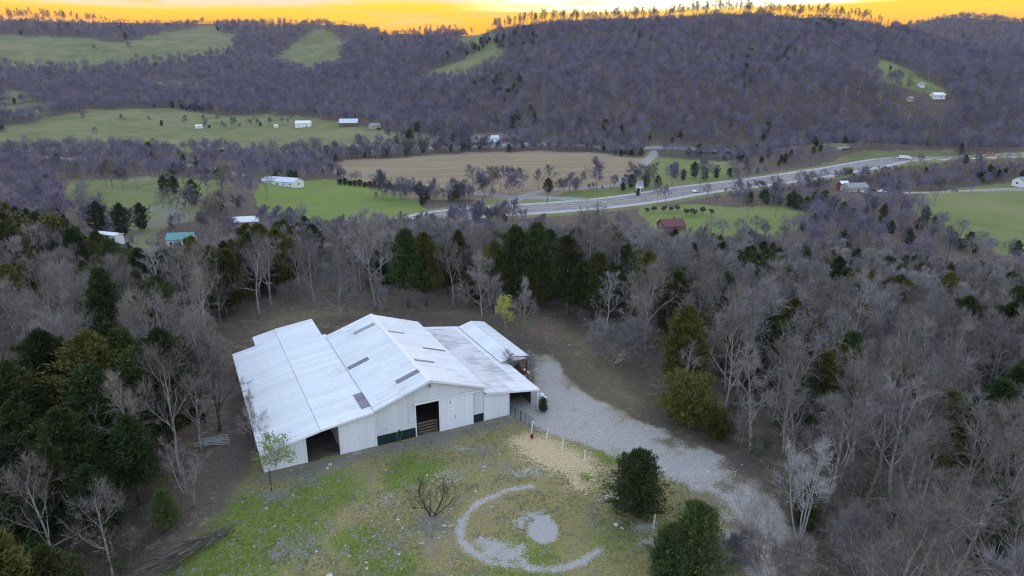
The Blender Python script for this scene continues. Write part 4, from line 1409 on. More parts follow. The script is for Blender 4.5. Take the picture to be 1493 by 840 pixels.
    plant('pink', 'redbud_tree', 'pinkish budding tree behind the porch at the drive end', 'tree', foot(800, 512), 1.0, .2)
    proto('barnside', bare_mesh(334, 11, .9, 9, 6, 5, 7, 2, .3, rad=.13, twl=.8, tww=.028), 'bark_dark', 'twig')
    plant('barnside', 'bare_tree', 'dark forked bare tree leaning over the low eave of the barn', 'tree', foot(322, 628), 1.0, .3)
    plant('barnside', 'bare_tree', 'bare dark tree at the back corner of the low barn roof', 'tree', foot(305, 545), .9, 1.9)
    plant('spread1', 'bare_tree', 'thin bare tree against the low front corner of the barn roof', 'tree', foot(374, 655), .62, .3, w=.42)
    proto('snag', bare_mesh(335, 7.5, .8, 7, 4, 3, 2, 2, .2, rad=.06, twl=.5, tww=.016), 'bark', 'twig_pale')
    plant('snag', 'bare_tree', 'pale bare spindly tree at the shaded wood edge left of the barn', 'tree', foot(268, 720), 1.0, .2)
    plant('snag', 'bare_tree', 'grey bare spindly tree with low limbs beside the pale one', 'tree', foot(284, 738), .9, 2.2)
    plant('snag', 'bare_tree', 'tall pale bare tree before the dark cedars at the photo corner', 'tree', foot(50, 800), 1.5, 1.2)
    plant('bigcedar', 'cedar_tree', 'low green cedar shrub at the wood edge by the brush pile', 'cedar', foot(245, 770), .6, 1.2)
    for u, v, h, lab in ((255, 640, 1.32, 'tall dark cedar nearest the low eave of the barn'), (225, 655, 1.2, 'dark cedar just left of the tall one near the barn eave'), (160, 700, 1.3, 'dark green cedar in the middle of the left cedar stand'),
                         (205, 735, .95, 'lower cedar at the front of the left cedar stand'), (120, 760, 1.2, 'broad dark cedar toward the photo corner in the left stand'), (40, 690, 1.3, 'dark cedar at the outer edge of the left cedar stand'),
                         (90, 640, 1.35, 'big dark cedar at the back of the left cedar stand'), (180, 600, 1.15, 'dark cedar behind the left stand, below the bare canopy'), (10, 780, 1.2, 'dark cedar in the lower corner of the left stand'), (150, 810, .9, 'low cedar among fallen branches in the left stand')):
        plant(NC[int(rng.integers(0, 2)) if h > 1 else 5], 'cedar_tree', lab, 'cedar', foot(u, v), h, rng.uniform(0, 6.28), 'cedars left of the barn', w=h * 1.25)
    # evergreens and bare trees one can pick out on the wood edge behind the barn
    for u, v, h, lab in ((596, 448, 1.42, 'dark cedar at the wood edge right of the tallest pale tree'), (622, 446, 1.35, 'cedar next to another, right of the tallest pale tree'), (752, 446, 1.46, 'big olive-brown cedar in the middle of the wood edge behind the barn'),
                         (782, 446, 1.5, 'dark cedar joined to the big olive-brown one behind the barn'), 
                         (940, 470, 1.25, 'cedar at the wood edge right of the broad bare tree'), (980, 500, 1.2, 'dark cedar above the wide bare bush by the drive'), (1165, 640, .8, 'young dark cedar in the bare wood beyond the drive'),
                         (1190, 620, 1.0, 'dark cedar in the bare wood beyond the olive shrub'), (1170, 780, .55, 'small dark cedar behind the white-barked tree')):
        plant(NC[(2, 0, 5)[len(NAMED) % 3]], 'cedar_tree', lab, 'cedar', foot(u, v), h, rng.uniform(0, 6.28), 'cedars at the wood edge', w=h * 1.2)
    for u, v, h, k, lab in ((1072, 585, .98, 'great0', 'tall pale bare tree standing behind the olive shrub by the drive'), (378, 462, 1.0, 'bare1', 'tall bare tree at the wood edge behind the low barn roof'),
                            (905, 455, .9, 'bare3', 'bare tree in the wood edge beyond the broad bare tree'), (660, 450, .9, 'bare2', 'bare tree in the dark gap of the wood edge behind the barn'), (1240, 690, 1.05, 'bare0', 'bare grey tree with a straight trunk in the wood beyond the drive'),
                            (1300, 760, 1.1, 'pale0', 'pale bare tree with forked limbs in the wood beyond the drive'), (1440, 800, 1.1, 'bare5', 'bare tree in the near corner of the wood beyond the drive')):
        plant(k, 'bare_tree', lab, 'tree', foot(u, v), h, rng.uniform(0, 6.28))


build_named_trees()


def wood_points(rlo, rhi, sp, blim, seed):
    """jittered grid of feet in a ring sector, wooded places only"""
    g = np.random.default_rng(seed)
    xs = np.arange(-rhi * math.sin(R(blim)), rhi * math.sin(R(blim)), sp)
    ys = np.arange(rlo * math.cos(R(blim)), rhi, sp)
    X, Y = np.meshgrid(xs, ys)
    X = (X + g.uniform(-.45, .45, X.shape) * sp).ravel(); Y = (Y + g.uniform(-.45, .45, Y.shape) * sp).ravel()
    r = np.hypot(X, Y); b = np.degrees(np.abs(np.arctan2(X, Y)))
    k = (r >= rlo) & (r < rhi) & (b < blim)
    return X[k], Y[k]


LANDMARKS = [((330, 600), 'by the low barn eave'), ((270, 790), 'by the brush pile'), ((60, 790), 'before the cedar stand'), ((60, 620), 'in the left cedar stand'),
             ((150, 500), 'beyond the left cedar stand'), ((395, 440), 'behind the low barn roof'), ((548, 430), 'by the tallest pale tree'), ((680, 420), 'behind the yellow-green sapling'), ((770, 380), 'by the olive-brown cedar'),
             ((860, 430), 'behind the grey roof'), ((940, 470), 'above the drive bank'), ((1010, 560), 'behind the olive shrub'), ((1090, 520), 'above the olive shrub'), ((1150, 700), 'behind the white-barked tree'),
             ((1250, 800), 'by the drive-end bush'), ((1230, 620), 'beyond the drive'), ((1420, 760), 'in the lower right wood'), ((1420, 560), 'in the outer right wood'), ((1250, 450), 'midway down the right wood'),
             ((1420, 420), 'below the right field'), ((1080, 370), 'below the house lawn'), ((960, 350), 'below the red-roofed house'), ((170, 380), 'below the trailer home'), ((265, 380), 'below the teal roof'), ((360, 350), 'below the white-roofed cottage'), ((480, 350), 'below the bright pasture'), ((30, 420), 'in the left edge wood')]
WOOD = []
ORD = ('first', 'second', 'third', 'fourth', 'fifth', 'sixth', 'seventh', 'eighth', 'ninth', 'tenth', 'eleventh', 'twelfth')


def tell_apart():
    """where look and neighbours leave trees alike, say which one counting from the left"""
    same = {}
    for o in WOOD: same.setdefault(o['label'], []).append(o)
    for lab, l in same.items():
        if len(l) < 2 or len(l) > 12: continue
        l.sort(key=lambda o: o.location.x / o.location.y)
        for i, o in enumerate(l): o['label'] = f"{lab}, {ORD[i]} from left"


def zone(x, y, z, h):
    u, v = proj(np.array([x]), np.array([y]), np.array([z + h * .7]))
    return min(LANDMARKS, key=lambda l: (l[0][0] - u[0]) ** 2 + (l[0][1] - v[0]) ** 2)[1]


def trim(lab):
    for cut in (' among bare trees', ' beside a cedar', 'middling ', ' bare'):
        if len(lab.split()) > 16: lab = lab.replace(cut, '', 1)
    return lab


def build_near_wood():
    X, Y = wood_points(38, 262, 4.7, 47, 11)
    cl = inside(CLEAR, X, Y)
    d = seg_dist(CLEAR, X, Y, True)
    la = (X - BARN_O[0]) * BU[0] + (Y - BARN_O[1]) * BU[1]; lb = (X - BARN_O[0]) * BN[0] + (Y - BARN_O[1]) * BN[1]
    k = ~cl & (d > 1.0) & ~((la > -13.4) & (la < 26) & (lb > -3) & (lb < 34))
    for p in NAMED: k &= np.hypot(X - p[0], Y - p[1]) > 2.2
    X, Y = X[k], Y[k]
    Z = height(X, Y)
    F = field_at(X, Y, Z)
    k = F < 0
    uu_, vv_ = proj(X, Y, Z)
    k &= ~((np.hypot(X, Y) > 185) & (uu_ > 100) & (uu_ < 420) & (np.random.default_rng(3).random(len(X)) < .55))
    k &= seg_dist(HWY[::3], X, Y) > 26
    for nm in LINK_PTS: k &= seg_dist(LINK_PTS[nm][::3], X, Y) > 7
    X, Y, Z = X[k], Y[k], Z[k]
    r = np.hypot(X, Y); b = np.degrees(np.arctan2(X, Y))
    g = np.random.default_rng(12)
    # share of evergreens: most in the lower left, patches elsewhere
    patch = fbm(X / 28, Y / 28, 61, 3)
    pe = .10 + .50 * sstep(.49, .64, patch)
    pe = np.where((b < -14) & (r < 88), .70, pe)
    pe = np.where((b > -14) & (b < 8) & (r < 150), .16 + .22 * (patch > .5), pe)
    pe = np.where((b < -30) & (r > 140), .6, pe)
    pe = np.where((b > 6) & (r < 78), .12, pe)
    ever = g.random(len(X)) < pe
    ever &= ~((((X - BARN_O[0]) * BU[0] + (Y - BARN_O[1]) * BU[1]) > -23) & (r < 104) & (b < -5))
    order = np.argsort(r)
    Zc = np.stack([X, Y, Z], -1)
    caps = {True: 215, False: 262}
    cnt = {True: 0, False: 0}
    left = {True: [], False: []}
    shrink = np.where((b < -12) & (r > 120), .78, 1.0) * np.where((b < -12) & (r > 170), .85, 1.0) * np.where((b >= -12) & (r > 150), .9, 1.0) * np.where((b >= -12) & (b < -3) & (r > 150), 1.22, 1.0)
    for i in order:
        e = bool(ever[i])
        inframe = abs(b[i]) < 43
        if cnt[e] < caps[e] and inframe:
            cnt[e] += 1
            dn = np.hypot(X - X[i], Y - Y[i])
            mixed = bool((ever[(dn > 0) & (dn < 4.6)] != e).any())
            if e:
                kx = int(g.integers(0, 6)); s = float(g.uniform(.65, 1.35)); w = s * float(g.uniform(1.0, 1.4))
                zn = zone(X[i], Y[i], Z[i], 10 * s)
                tone = {'cedar': 'dark green', 'cedar_deep': 'deep green', 'cedar_olive': 'olive green'}[('cedar', 'cedar_deep', 'cedar_olive', 'cedar', 'cedar_olive', 'cedar_deep')[kx]]
                lab = f"{'low' if s < .85 else 'middling' if s < 1.12 else 'tall'} {'broad ' if w / s > 1.25 else 'slim ' if w / s < 1.1 else ''}{tone} cedar{' among bare trees' if mixed else ''} {zn}"
                lab = trim(lab)
                WOOD.append(plant(NC[kx], 'cedar_tree', lab, 'cedar', Zc[i], s, g.uniform(0, 6.28), 'cedars ' + zn, w=w))
            else:
                kx = int(g.integers(0, 9)) if g.random() < .6 else int(g.integers(0, 7)); s = float(g.uniform(.62, 1.08)) * shrink[i]; w = s * float(g.uniform(.8, 1.12))
                zn = zone(X[i], Y[i], Z[i], 14 * s)
                lab = f"{'low' if s < .74 else 'middling' if s < .93 else 'tall'} {'broad ' if w / s > 1.02 else 'slim ' if w / s < .9 else ''}{'pale' if kx >= 7 else 'grey'} bare tree{' beside a cedar' if mixed else ''} {zn}"
                lab = trim(lab)
                WOOD.append(plant(NB[kx], 'bare_tree', lab, 'tree', Zc[i], s, g.uniform(0, 6.28), 'bare trees ' + zn, w=w))
        else: left[e].append(i)
    tell_apart()
    bm = [joined(bare_mesh(400 + i, 13, 1.0, 9, 5, 4, 8, 1, .3, twl=1.2, tww=.055, sides=(5, 4, 3, 3)), 'bark' if i else 'bark_pale', 'twig' if i % 2 else 'twig_pale', 'bare_wood_tree') for i in range(5)]
    cm = [joined(cedar_mesh(420 + i, 10, (.22, .2, .25)[i], 2400, .7, .24, ('ovoid', 'cone', 'ovoid')[i], .1), 'bark', ('cedar', 'cedar_olive', 'cedar_deep')[i], 'cedar_wood_tree') for i in range(3)]
    for e, nm, ms, lo, hi in ((False, 'bare_wood', bm, .6, 1.05), (True, 'cedar_wood', cm, .65, 1.25)):
        ii = np.array(left[e])
        s = g.uniform(lo, hi, len(ii)) * shrink[ii]
        scatter(nm, Zc[ii], np.stack([np.zeros(len(ii)), np.zeros(len(ii)), g.uniform(0, 6.28, len(ii))], -1), np.stack([s, s, s * g.uniform(.92, 1.1, len(ii))], -1), g.integers(0, len(ms), len(ii)), ms)
    # bare brush between the trunks
    X, Y = wood_points(40, 150, 3.4, 46, 15)
    k = ~inside(CLEAR, X, Y) & ~((((X - BARN_O[0]) * BU[0] + (Y - BARN_O[1]) * BU[1]) > -16) & (seg_dist(CLEAR, X, Y, True) < 1))
    la = (X - BARN_O[0]) * BU[0] + (Y - BARN_O[1]) * BU[1]; lb = (X - BARN_O[0]) * BN[0] + (Y - BARN_O[1]) * BN[1]
    k &= ~((la > -15) & (la < 27) & (lb > -4) & (lb < 35))
    for p in NAMED: k &= np.hypot(X - p[0], Y - p[1]) > 1.2
    k &= g.random(len(X)) < .42
    X, Y = X[k], Y[k]; n = len(X)
    bs = [joined(bare_mesh(440 + i, 3.2, 1.3, 6, 3, 3, 5, 4, .08, rad=.03, twl=.6, tww=.022, lean=.25, sides=(4, 3, 3, 3)), 'bark', 'twig', 'brush_plant') for i in range(3)]
    bs += [joined(leafy_mesh(450 + i, 2.6, 420, 1.25, .2, 12, .04), 'bark_dark', ('cedar_olive', 'cedar_deep')[i], 'green_brush_plant') for i in range(2)]
    s = g.uniform(.5, 1.25, n)
    scatter('undergrowth', np.stack([X, Y, height(X, Y)], -1), np.stack([np.zeros(n), np.zeros(n), g.uniform(0, 6.28, n)], -1), np.stack([s, s, s], -1), np.where(g.random(n) < .45, g.integers(3, 5, n), g.integers(0, 3, n)), bs)


build_near_wood()


CREST_B = np.linspace(-54, 54, 217)
_cr = np.geomspace(700, 2500, 260)
_cx, _cy = np.sin(np.radians(CREST_B))[:, None] * _cr, np.cos(np.radians(CREST_B))[:, None] * _cr
CREST_R = _cr[np.argmax((height(_cx, _cy) - CAM_H) / np.hypot(_cx, _cy), axis=1)]


def F_free(x, y, z): return field_at(x, y, z) < 0


def build_far_wood():
    g = np.random.default_rng(21)
    out = []
    for lo, hi, sp, sd in ((262, 640, 7.2, 1), (640, 1330, 7.9, 2), (1330, 2150, 12.5, 3), (1900, 2560, 13, 4)):
        X, Y = wood_points(lo, hi, sp, 52, 30 + sd)
        b = np.degrees(np.arctan2(X, Y))
        if lo == 1900: k = (b > 20) & (np.hypot(X, Y) > 2150); X, Y, b = X[k], Y[k], b[k]
        Z = height(X, Y)
        F = field_at(X, Y, Z) if lo < 2200 else np.full(len(X), -1)
        k = F < 0
        hd = seg_dist(HWY[::3], X, Y)
        k &= hd > 27
        uu_, vv_ = proj(X, Y, Z)
        k &= ~((hd < 62) & (uu_ > 760) & (uu_ < 1000) & (vv_ > 285)) & ~((hd < 45) & (uu_ >= 1000) & (vv_ > np.interp(uu_, [1000, 1493], [285, 225])) & (g.random(len(X)) < .75))
        for nm in LINK_PTS: k &= seg_dist(LINK_PTS[nm][::3], X, Y) > (12 if nm == 'frontage_road' else 8)
        u, v = proj(X, Y, Z)
        k &= (u > -480) & (u < 1950) & (v > -30)
        cr = np.interp(np.degrees(np.arctan2(X, Y)), CREST_B, CREST_R); rr_ = np.hypot(X, Y)
        k &= ~((rr_ > cr - 8) & (rr_ < cr + 260))
        for p in HOUSE_FEET: k &= ~((np.hypot(X - p[0], Y - p[1]) < p[2]) | ((np.abs(X / Y - p[0] / p[1]) * p[1] < p[2] * .8) & (np.hypot(X, Y) < np.hypot(p[0], p[1])) & (np.hypot(X, Y) > np.hypot(p[0], p[1]) - p[2] * 2.6)))
        # the valley floor carries belts of trees rather than closed wood
        r = np.hypot(X, Y)
        thin = fbm(X / 45, Y / 45, 71, 3)
        floor_ = (Z < -22) & (r < 660)
        k &= ~((u > 90) & (u < 400) & (v > 262) & (r < 640) & (g.random(len(X)) < .8))
        k &= ~floor_ | (thin > .40) | (g.random(len(X)) < .25)
        X, Y, Z, r, v = X[k], Y[k], Z[k], r[k], v[k]
        # slopes that face away behind the ridge stay empty past a short way
        patch = fbm(X / 90, Y / 90, 81, 4)
        pe = .004 + .40 * sstep(.64, .74, patch) + .06 * (Z < -15) * (r > 640) * (r < 800)
        pe = np.where(r < 640, .10 + .35 * (patch > .58), pe)
        out.append((X, Y, Z, r, g.random(len(X)) < pe))
    X, Y, Z, r, e = (np.concatenate(q) for q in zip(*out))
    bm = [joined(far_bare_mesh(500 + i, 11, 330, .17, (1.0, 2.2), wide=(.30, .34, .27)[i % 3]), 'twig_far_hazed', 'twig_far_hazed', 'far_bare_tree') for i in range(7)]
    bm += [joined(far_bare_mesh(530 + i, 11, 230, .14), 'bark', 'twig', 'far_grey_tree') for i in range(2)]
    cm = [joined(cedar_mesh(520 + i, 8.5, (.30, .26, .36)[i], 800, 1.0, .45, ('ovoid', 'ovoid', 'dome')[i], .05), 'bark', ('cedar_deep', 'cedar', 'cedar_deep')[i], 'far_cedar') for i in range(3)]
    for w, nm, ms, lo, hi in ((~e, 'far_woodland', bm, .7, 1.25), (e, 'far_cedars', cm, .6, 1.15)):
        n = int(w.sum())
        sc = np.where(r[w] > 1330, 1.25, 1.0) * 1.0 * np.where(r[w] < 640, .85, 1.12) * np.where(r[w] > np.interp(np.degrees(np.arctan2(X[w], Y[w])), CREST_B, CREST_R) - 85, np.where(r[w] < np.interp(np.degrees(np.arctan2(X[w], Y[w])), CREST_B, CREST_R), .42, 1.0), 1.0) * np.where(Z[w] < -22, .9, 1.0)
        s = g.uniform(lo, hi, n) * sc
        scatter(nm, np.stack([X[w], Y[w], Z[w]], -1), np.stack([np.zeros(n), np.zeros(n), g.uniform(0, 6.28, n)], -1), np.stack([s, s, s * g.uniform(.85, 1.15, n)], -1), g.integers(0, len(ms), n), ms)
    print('far trees', len(X))
    # tall open trees along the skyline, the sky showing between their trunks
    bb = np.arange(-52, 52, .36); bb = bb + g.normal(0, .12, len(bb)); bb = np.concatenate([bb, bb + g.normal(0, .15, len(bb)), bb + g.normal(0, .2, len(bb))])
    rr = np.interp(bb, CREST_B, CREST_R) - 4 + np.abs(g.normal(0, 20, len(bb)))
    X, Y = np.sin(np.radians(bb)) * rr, np.cos(np.radians(bb)) * rr
    Z = height(X, Y)
    u, v = proj(X, Y, Z)
    tall = np.interp(u, [-200, 0, 130, 160, 350, 375, 420, 440, 585, 610, 700, 780, 1150, 1260, 1310, 1330, 1600], [1, 1, .95, .35, .3, .7, .7, .3, .35, .6, .85, 1.0, 1.0, .8, .4, .3, .3])
    k = (F_free(X, Y, Z)) & (g.random(len(X)) < .9)
    X, Y, Z, tall, rr = X[k], Y[k], Z[k], tall[k], rr[k]
    n = len(X)
    rm = [joined(bare_mesh(560 + i, 22, .95, 9, 5, 4, 5, 1, (.16, .25, .2, .3, .18)[i], rad=.3, twl=2.0, tww=.13, sides=(4, 3, 3, 3)), 'bark', 'twig', 'ridge_tree') for i in range(5)]
    s = tall * g.uniform(.62, 1.12, n) * np.where(rr > 1500, 1.25, 1.0)
    scatter('ridge_woodland', np.stack([X, Y, Z], -1), np.stack([np.zeros(n), np.zeros(n), g.uniform(0, 6.28, n)], -1), np.stack([s * .9, s * .9, s], -1), g.integers(0, 5, n), rm)
    # hedgerows and scrub belts between the valley fields
    P = []
    for pts, w, step in (([(560, 288), (620, 292), (680, 289), (740, 284), (800, 281), (850, 278), (900, 272)], 5, 2.2), ([(470, 232), (560, 228), (620, 223), (700, 219), (780, 217), (860, 218), (950, 227)], 6, 3.0), ([(640, 205), (700, 216), (640, 222), (560, 226)], 5, 4),
                         ([(1070, 262), (1130, 255), (1230, 247), (1300, 238)], 9, 2.6), ([(1100, 291), (1200, 278), (1300, 268), (1400, 260), (1493, 253), (1600, 246)], 10, 1.9), ([(110, 320), (180, 334), (250, 349), (330, 338), (400, 326)], 11, 4.5), ([(180, 270), (260, 264), (370, 272)], 6, 8), ([(905, 276), (930, 270), (960, 272)], 7, 3.5),
                         ([(300, 188), (380, 185), (420, 180)], 4, 7), ([(560, 206), (630, 208), (690, 211)], 7, 4), ([(520, 345), (600, 334), (680, 326), (735, 323)], 10, 1.6), ([(540, 340), (620, 331), (700, 322)], 8, 1.6), ([(1380, 283), (1440, 279), (1493, 277)], 2, 9)):
        L = spline([at(uu, vv, 250)[:2] for uu, vv in pts], step)
        P.append(L + g.normal(0, w, L.shape))
    P = np.concatenate(P); P = P[seg_dist(HWY[::3], P[:, 0], P[:, 1]) > 17]
    for nm in LINK_PTS: P = P[seg_dist(LINK_PTS[nm][::3], P[:, 0], P[:, 1]) > 6]
    for p in HOUSE_FEET: P = P[np.hypot(P[:, 0] - p[0], P[:, 1] - p[1]) > p[2] * .6]
    n = len(P); s = g.gamma(3.0, .2, n) + .25; pu, pv = proj(P[:, 0], P[:, 1], height(P[:, 0], P[:, 1])); s = np.where((pu > 500) & (pu < 750) & (pv > 300), np.minimum(s, .95), s); s = np.where((pu > 1080) & (pv > 236) & (pv < 300), s * .62, s)
    hm = [joined(bare_mesh(620 + i, 11, 1.1, 9, 5, 3, 6, 2, .15, twl=1.3, tww=.10, sides=(4, 3, 3, 3)), 'bark', 'twig_far_hazed' if i else 'twig', 'hedge_tree') for i in range(4)] + cm[:1]
    scatter('hedgerow', np.stack([P[:, 0], P[:, 1], height(P[:, 0], P[:, 1])], -1), np.stack([np.zeros(n), np.zeros(n), g.uniform(0, 6.28, n)], -1), np.stack([s, s, s], -1), np.where(g.random(n) < .06, 4, g.integers(0, 4, n)), hm)

# ------------------------------------------------------------------ roads, houses and single trees of the valley
def road_mat(name, kind):
    m, k, p = new_mat(name)
    g = k.node('ShaderNodeNewGeometry').outputs['Position']
    uvx = k.node('ShaderNodeAttribute', attribute_name='across').outputs['Fac']
    n = k.noise(g, .25, 4, .6); n2 = k.noise(g, 2.5, 3, .6)
    if kind == 'asphalt':
        c = k.mix(k.ramp(n, .3, .7), (.145, .14, .15), (.21, .20, .215))
        # lighter shoulders and worn wheel tracks
        c = k.mix(k.ramp(uvx, .70, .74), c, (.38, .365, .365))
        tr = k.math('PINGPONG', k.math('MULTIPLY', uvx, 6.0), .5)
        c = k.mix(k.math('MULTIPLY', k.ramp(tr, .1, .4), .35), c, (.28, .27, .28))
    elif kind == 'concrete': c = k.mix(k.ramp(n, .3, .7), (.20, .195, .195), (.28, .27, .265))
    else: c = k.mix(k.ramp(n2, .3, .7), (.24, .22, .20), (.34, .31, .29))
    k.val(p.inputs['Base Color'], c)
    p.inputs['Roughness'].default_value = .85
    return m


def ribbon(name, pts, w, mat, lift=.12, cross=9, kind='structure', skirt=1.6):
    pts = np.asarray(pts)
    d = np.gradient(pts, axis=0); d /= np.linalg.norm(d, axis=1, keepdims=True) + 1e-9
    nrm = np.stack([-d[:, 1], d[:, 0]], -1)
    s = np.linspace(-1, 1, cross)
    P = pts[:, None] + nrm[:, None] * (s * w / 2)[None, :, None]
    zc = height(pts[:, 0], pts[:, 1])
    z = height(P[..., 0], P[..., 1])
    zz = np.maximum(z, zc[:, None]).max(1) * .5 + zc * .5          # level across
    zz = np.maximum(zz, z.max(1) - .25)
    ker = np.ones(7) / 7
    zz = np.convolve(np.pad(zz, 3, 'edge'), ker, 'valid') + lift
    V = np.concatenate([P, np.repeat(zz[:, None], cross, 1)[..., None]], -1)
    # sloping banks either side
    bl = np.concatenate([pts + nrm * (-w / 2 - skirt * 1.5), (zz - skirt)[:, None]], -1)[:, None]
    br = np.concatenate([pts + nrm * (w / 2 + skirt * 1.5), (zz - skirt)[:, None]], -1)[:, None]
    V = np.concatenate([bl, V, br], 1)
    nrow, nc = V.shape[:2]
    i = np.arange(nrow - 1)[:, None] * nc + np.arange(nc - 1)[None]
    q = np.stack([i, i + nc, i + nc + 1, i + 1], -1).reshape(-1, 4)
    me = fast_mesh(name, V.reshape(-1, 3), q, mat, False, True)
    a = np.abs(np.concatenate([[-1.2], s, [1.2]]))
    me.attributes.new('across', 'FLOAT', 'POINT').data.foreach_set('value', np.tile(a, nrow).astype(np.float32))
    o = link(bpy.data.objects.new(name, me)); props(o, kind=kind)
    return pts, nrm, zz, o


def stripe(name, base, off, w, mat, dash=None, parent=None):
    """painted line along a road, lying a little above it"""
    pts, nrm, zz, _o = base
    b = MB()
    for i in range(len(pts) - 1):
        if dash and i % dash[1] >= dash[0]: continue
        q = [(*(pts[j] + nrm[j] * (off + s * w / 2)), zz[j] + .02) for j in (i, i + 1) for s in (-1, 1)]
        b.add(q, [(1, 3, 2, 0)])
    o = b.build(name, mat, parent); props(o, kind=None if parent else 'structure')
    return o


def house(name, label, cat, u, v, L, W, Hw, Hr, rz, wall, roof, group=None, rmin=200.0, windows=3, chimney=False, door=True, axis=None, overhang=.35, porch=False):
    p = at(u, v, rmin)
    t = thing(name, label, cat, (p[0], p[1], p[2]), rz, group)
    x, y = L / 2, W / 2
    b = MB()
    b.box(-x, x, -y, y, -1.2, Hw)
    b.prism([(-y, Hw), (y, Hw), (0, Hw + Hr)], 0, -x + .02, x - .02)
    b.build('wall', wall, t)
    for s in (-1, 1):
        e = np.array([0, s * (y + overhang), Hw - Hr * overhang / y + .05]); r0 = np.array([0, 0, Hw + Hr + .05])
        q = MB()
        vs = [(xx, pt[1], pt[2] + dz) for xx in (-x - overhang, x + overhang) for pt in (e, r0) for dz in (0, .16)]
        q.add(vs, [(0, 2, 3, 1), (4, 5, 7, 6), (0, 1, 5, 4), (1, 3, 7, 5), (2, 6, 7, 3), (0, 4, 6, 2)])
        q.build('roof', roof, t)
    for s in (-1, 1):
        for i in range(windows):
            cx = -x + L * (i + .5) / windows
            if s < 0 and door and i == windows // 2:
                d = MB().box(cx - .5, cx + .5, -y - .05, -y + .02, 0, 2.1).build('door', M['dark_wood'], t)
                MB().box(cx + .3, cx + .38, -y - .1, -y - .052, 1, 1.1).build('handle', M['galv'], d)
                continue
            y0, y1 = (y - .02, y + .05) if s > 0 else (-y - .05, -y + .02)
            w_ = MB().box(cx - .6, cx + .6, y0, y1, .9, 2.1).build('window', M['trim'], t)
            y2, y3 = (y + .052, y + .06) if s > 0 else (-y - .06, -y - .052)
            MB().box(cx - .5, cx + .5, y2, y3, 1.0, 2.0).build('pane', M['glass'], w_)
    for s in (-1, 1):
        x0, x1 = (x - .02, x + .05) if s > 0 else (-x - .05, -x + .02)
        if W > 5:
            w_ = MB().box(x0, x1, -.7, .7, .9, 2.2).build('window', M['trim'], t)
            x2, x3 = (x + .052, x + .06) if s > 0 else (-x - .06, -x - .052)
            MB().box(x2, x3, -.6, .6, 1.0, 2.1).build('pane', M['glass'], w_)
    if chimney: MB().box(x * .3 - .4, x * .3 + .4, .3, 1.1, Hw + Hr * .4, Hw + Hr + .9).build('chimney', wall if wall is not M['white_paint'] else M['brick'], t)
    if porch: MB().box(-x * .5, x * .5, -y - 2.2, -y - .06, -.6, .25).build('porch', M['trim'], t)
    return t


M['asphalt'] = road_mat('asphalt', 'asphalt')
M['concrete'] = road_mat('concrete_road', 'concrete')
M['track'] = road_mat('gravel_track', 'track')
M['line_white'] = simple('white_road_paint', (.75, .75, .75), .7, .1)
M['line_yellow'] = simple('yellow_road_paint', (.60, .42, .05), .7, .1)
M['brick'] = simple('red_brick', (.19, .095, .08), .85, .2, 3)
M['roof_red'] = simple('dark_red_shingle', (.15, .065, .068), .85, .3, 1.5)
M['roof_blue'] = simple('pale_blue_metal', (.50, .56, .64), .5, .1, 1)
M['roof_teal'] = simple('teal_metal', (.12, .30, .29), .5, .12, 1)
M['roof_grey'] = simple('grey_shingle', (.26, .26, .29), .85, .2, 1.5)
M['roof_white'] = simple('white_metal_sheet', (.70, .71, .73), .45, .08, 1)
M['barn_red'] = simple('barn_red', (.20, .06, .045), .85, .25, 1)
M['tan'] = simple('tan_siding', (.42, .36, .29), .8, .12, 1)
M['car_dark'] = simple('dark_car_paint', (.03, .032, .04), .25, .1, 1, .3, .5)
M['car_white'] = simple('white_car_paint', (.72, .73, .75), .25, .05, 1, 0, .5)
M['car_orange'] = simple('orange_paint', (.52, .14, .02), .4, .1, 1)
M['car_red'] = simple('red_car_paint', (.34, .03, .025), .3, .1, 1)
M['tyre'] = simple('tyre_rubber', (.02, .02, .022), .8, .1, 4)

HOUSE_FEET = []


def keep(u, v, rad, rmin=200.0):
    p = at(u, v, rmin); HOUSE_FEET.append((p[0], p[1], rad))


for u, v, rad in ((411, 270, 22), (443, 185, 20), (509, 184, 22), (546, 187, 10), (978, 330, 16), (358, 326, 16), (265, 350, 16), (160, 356, 18), (1365, 143, 16), (1342, 125, 9), (1327, 146, 10), (717, 207, 22), (1490, 270, 12), (291, 187, 8), (403, 188, 6), (932, 280, 14), (1245, 279, 22), (1293, 279, 12), (30, 230, 0)): keep(u, v, rad)
build_far_wood()


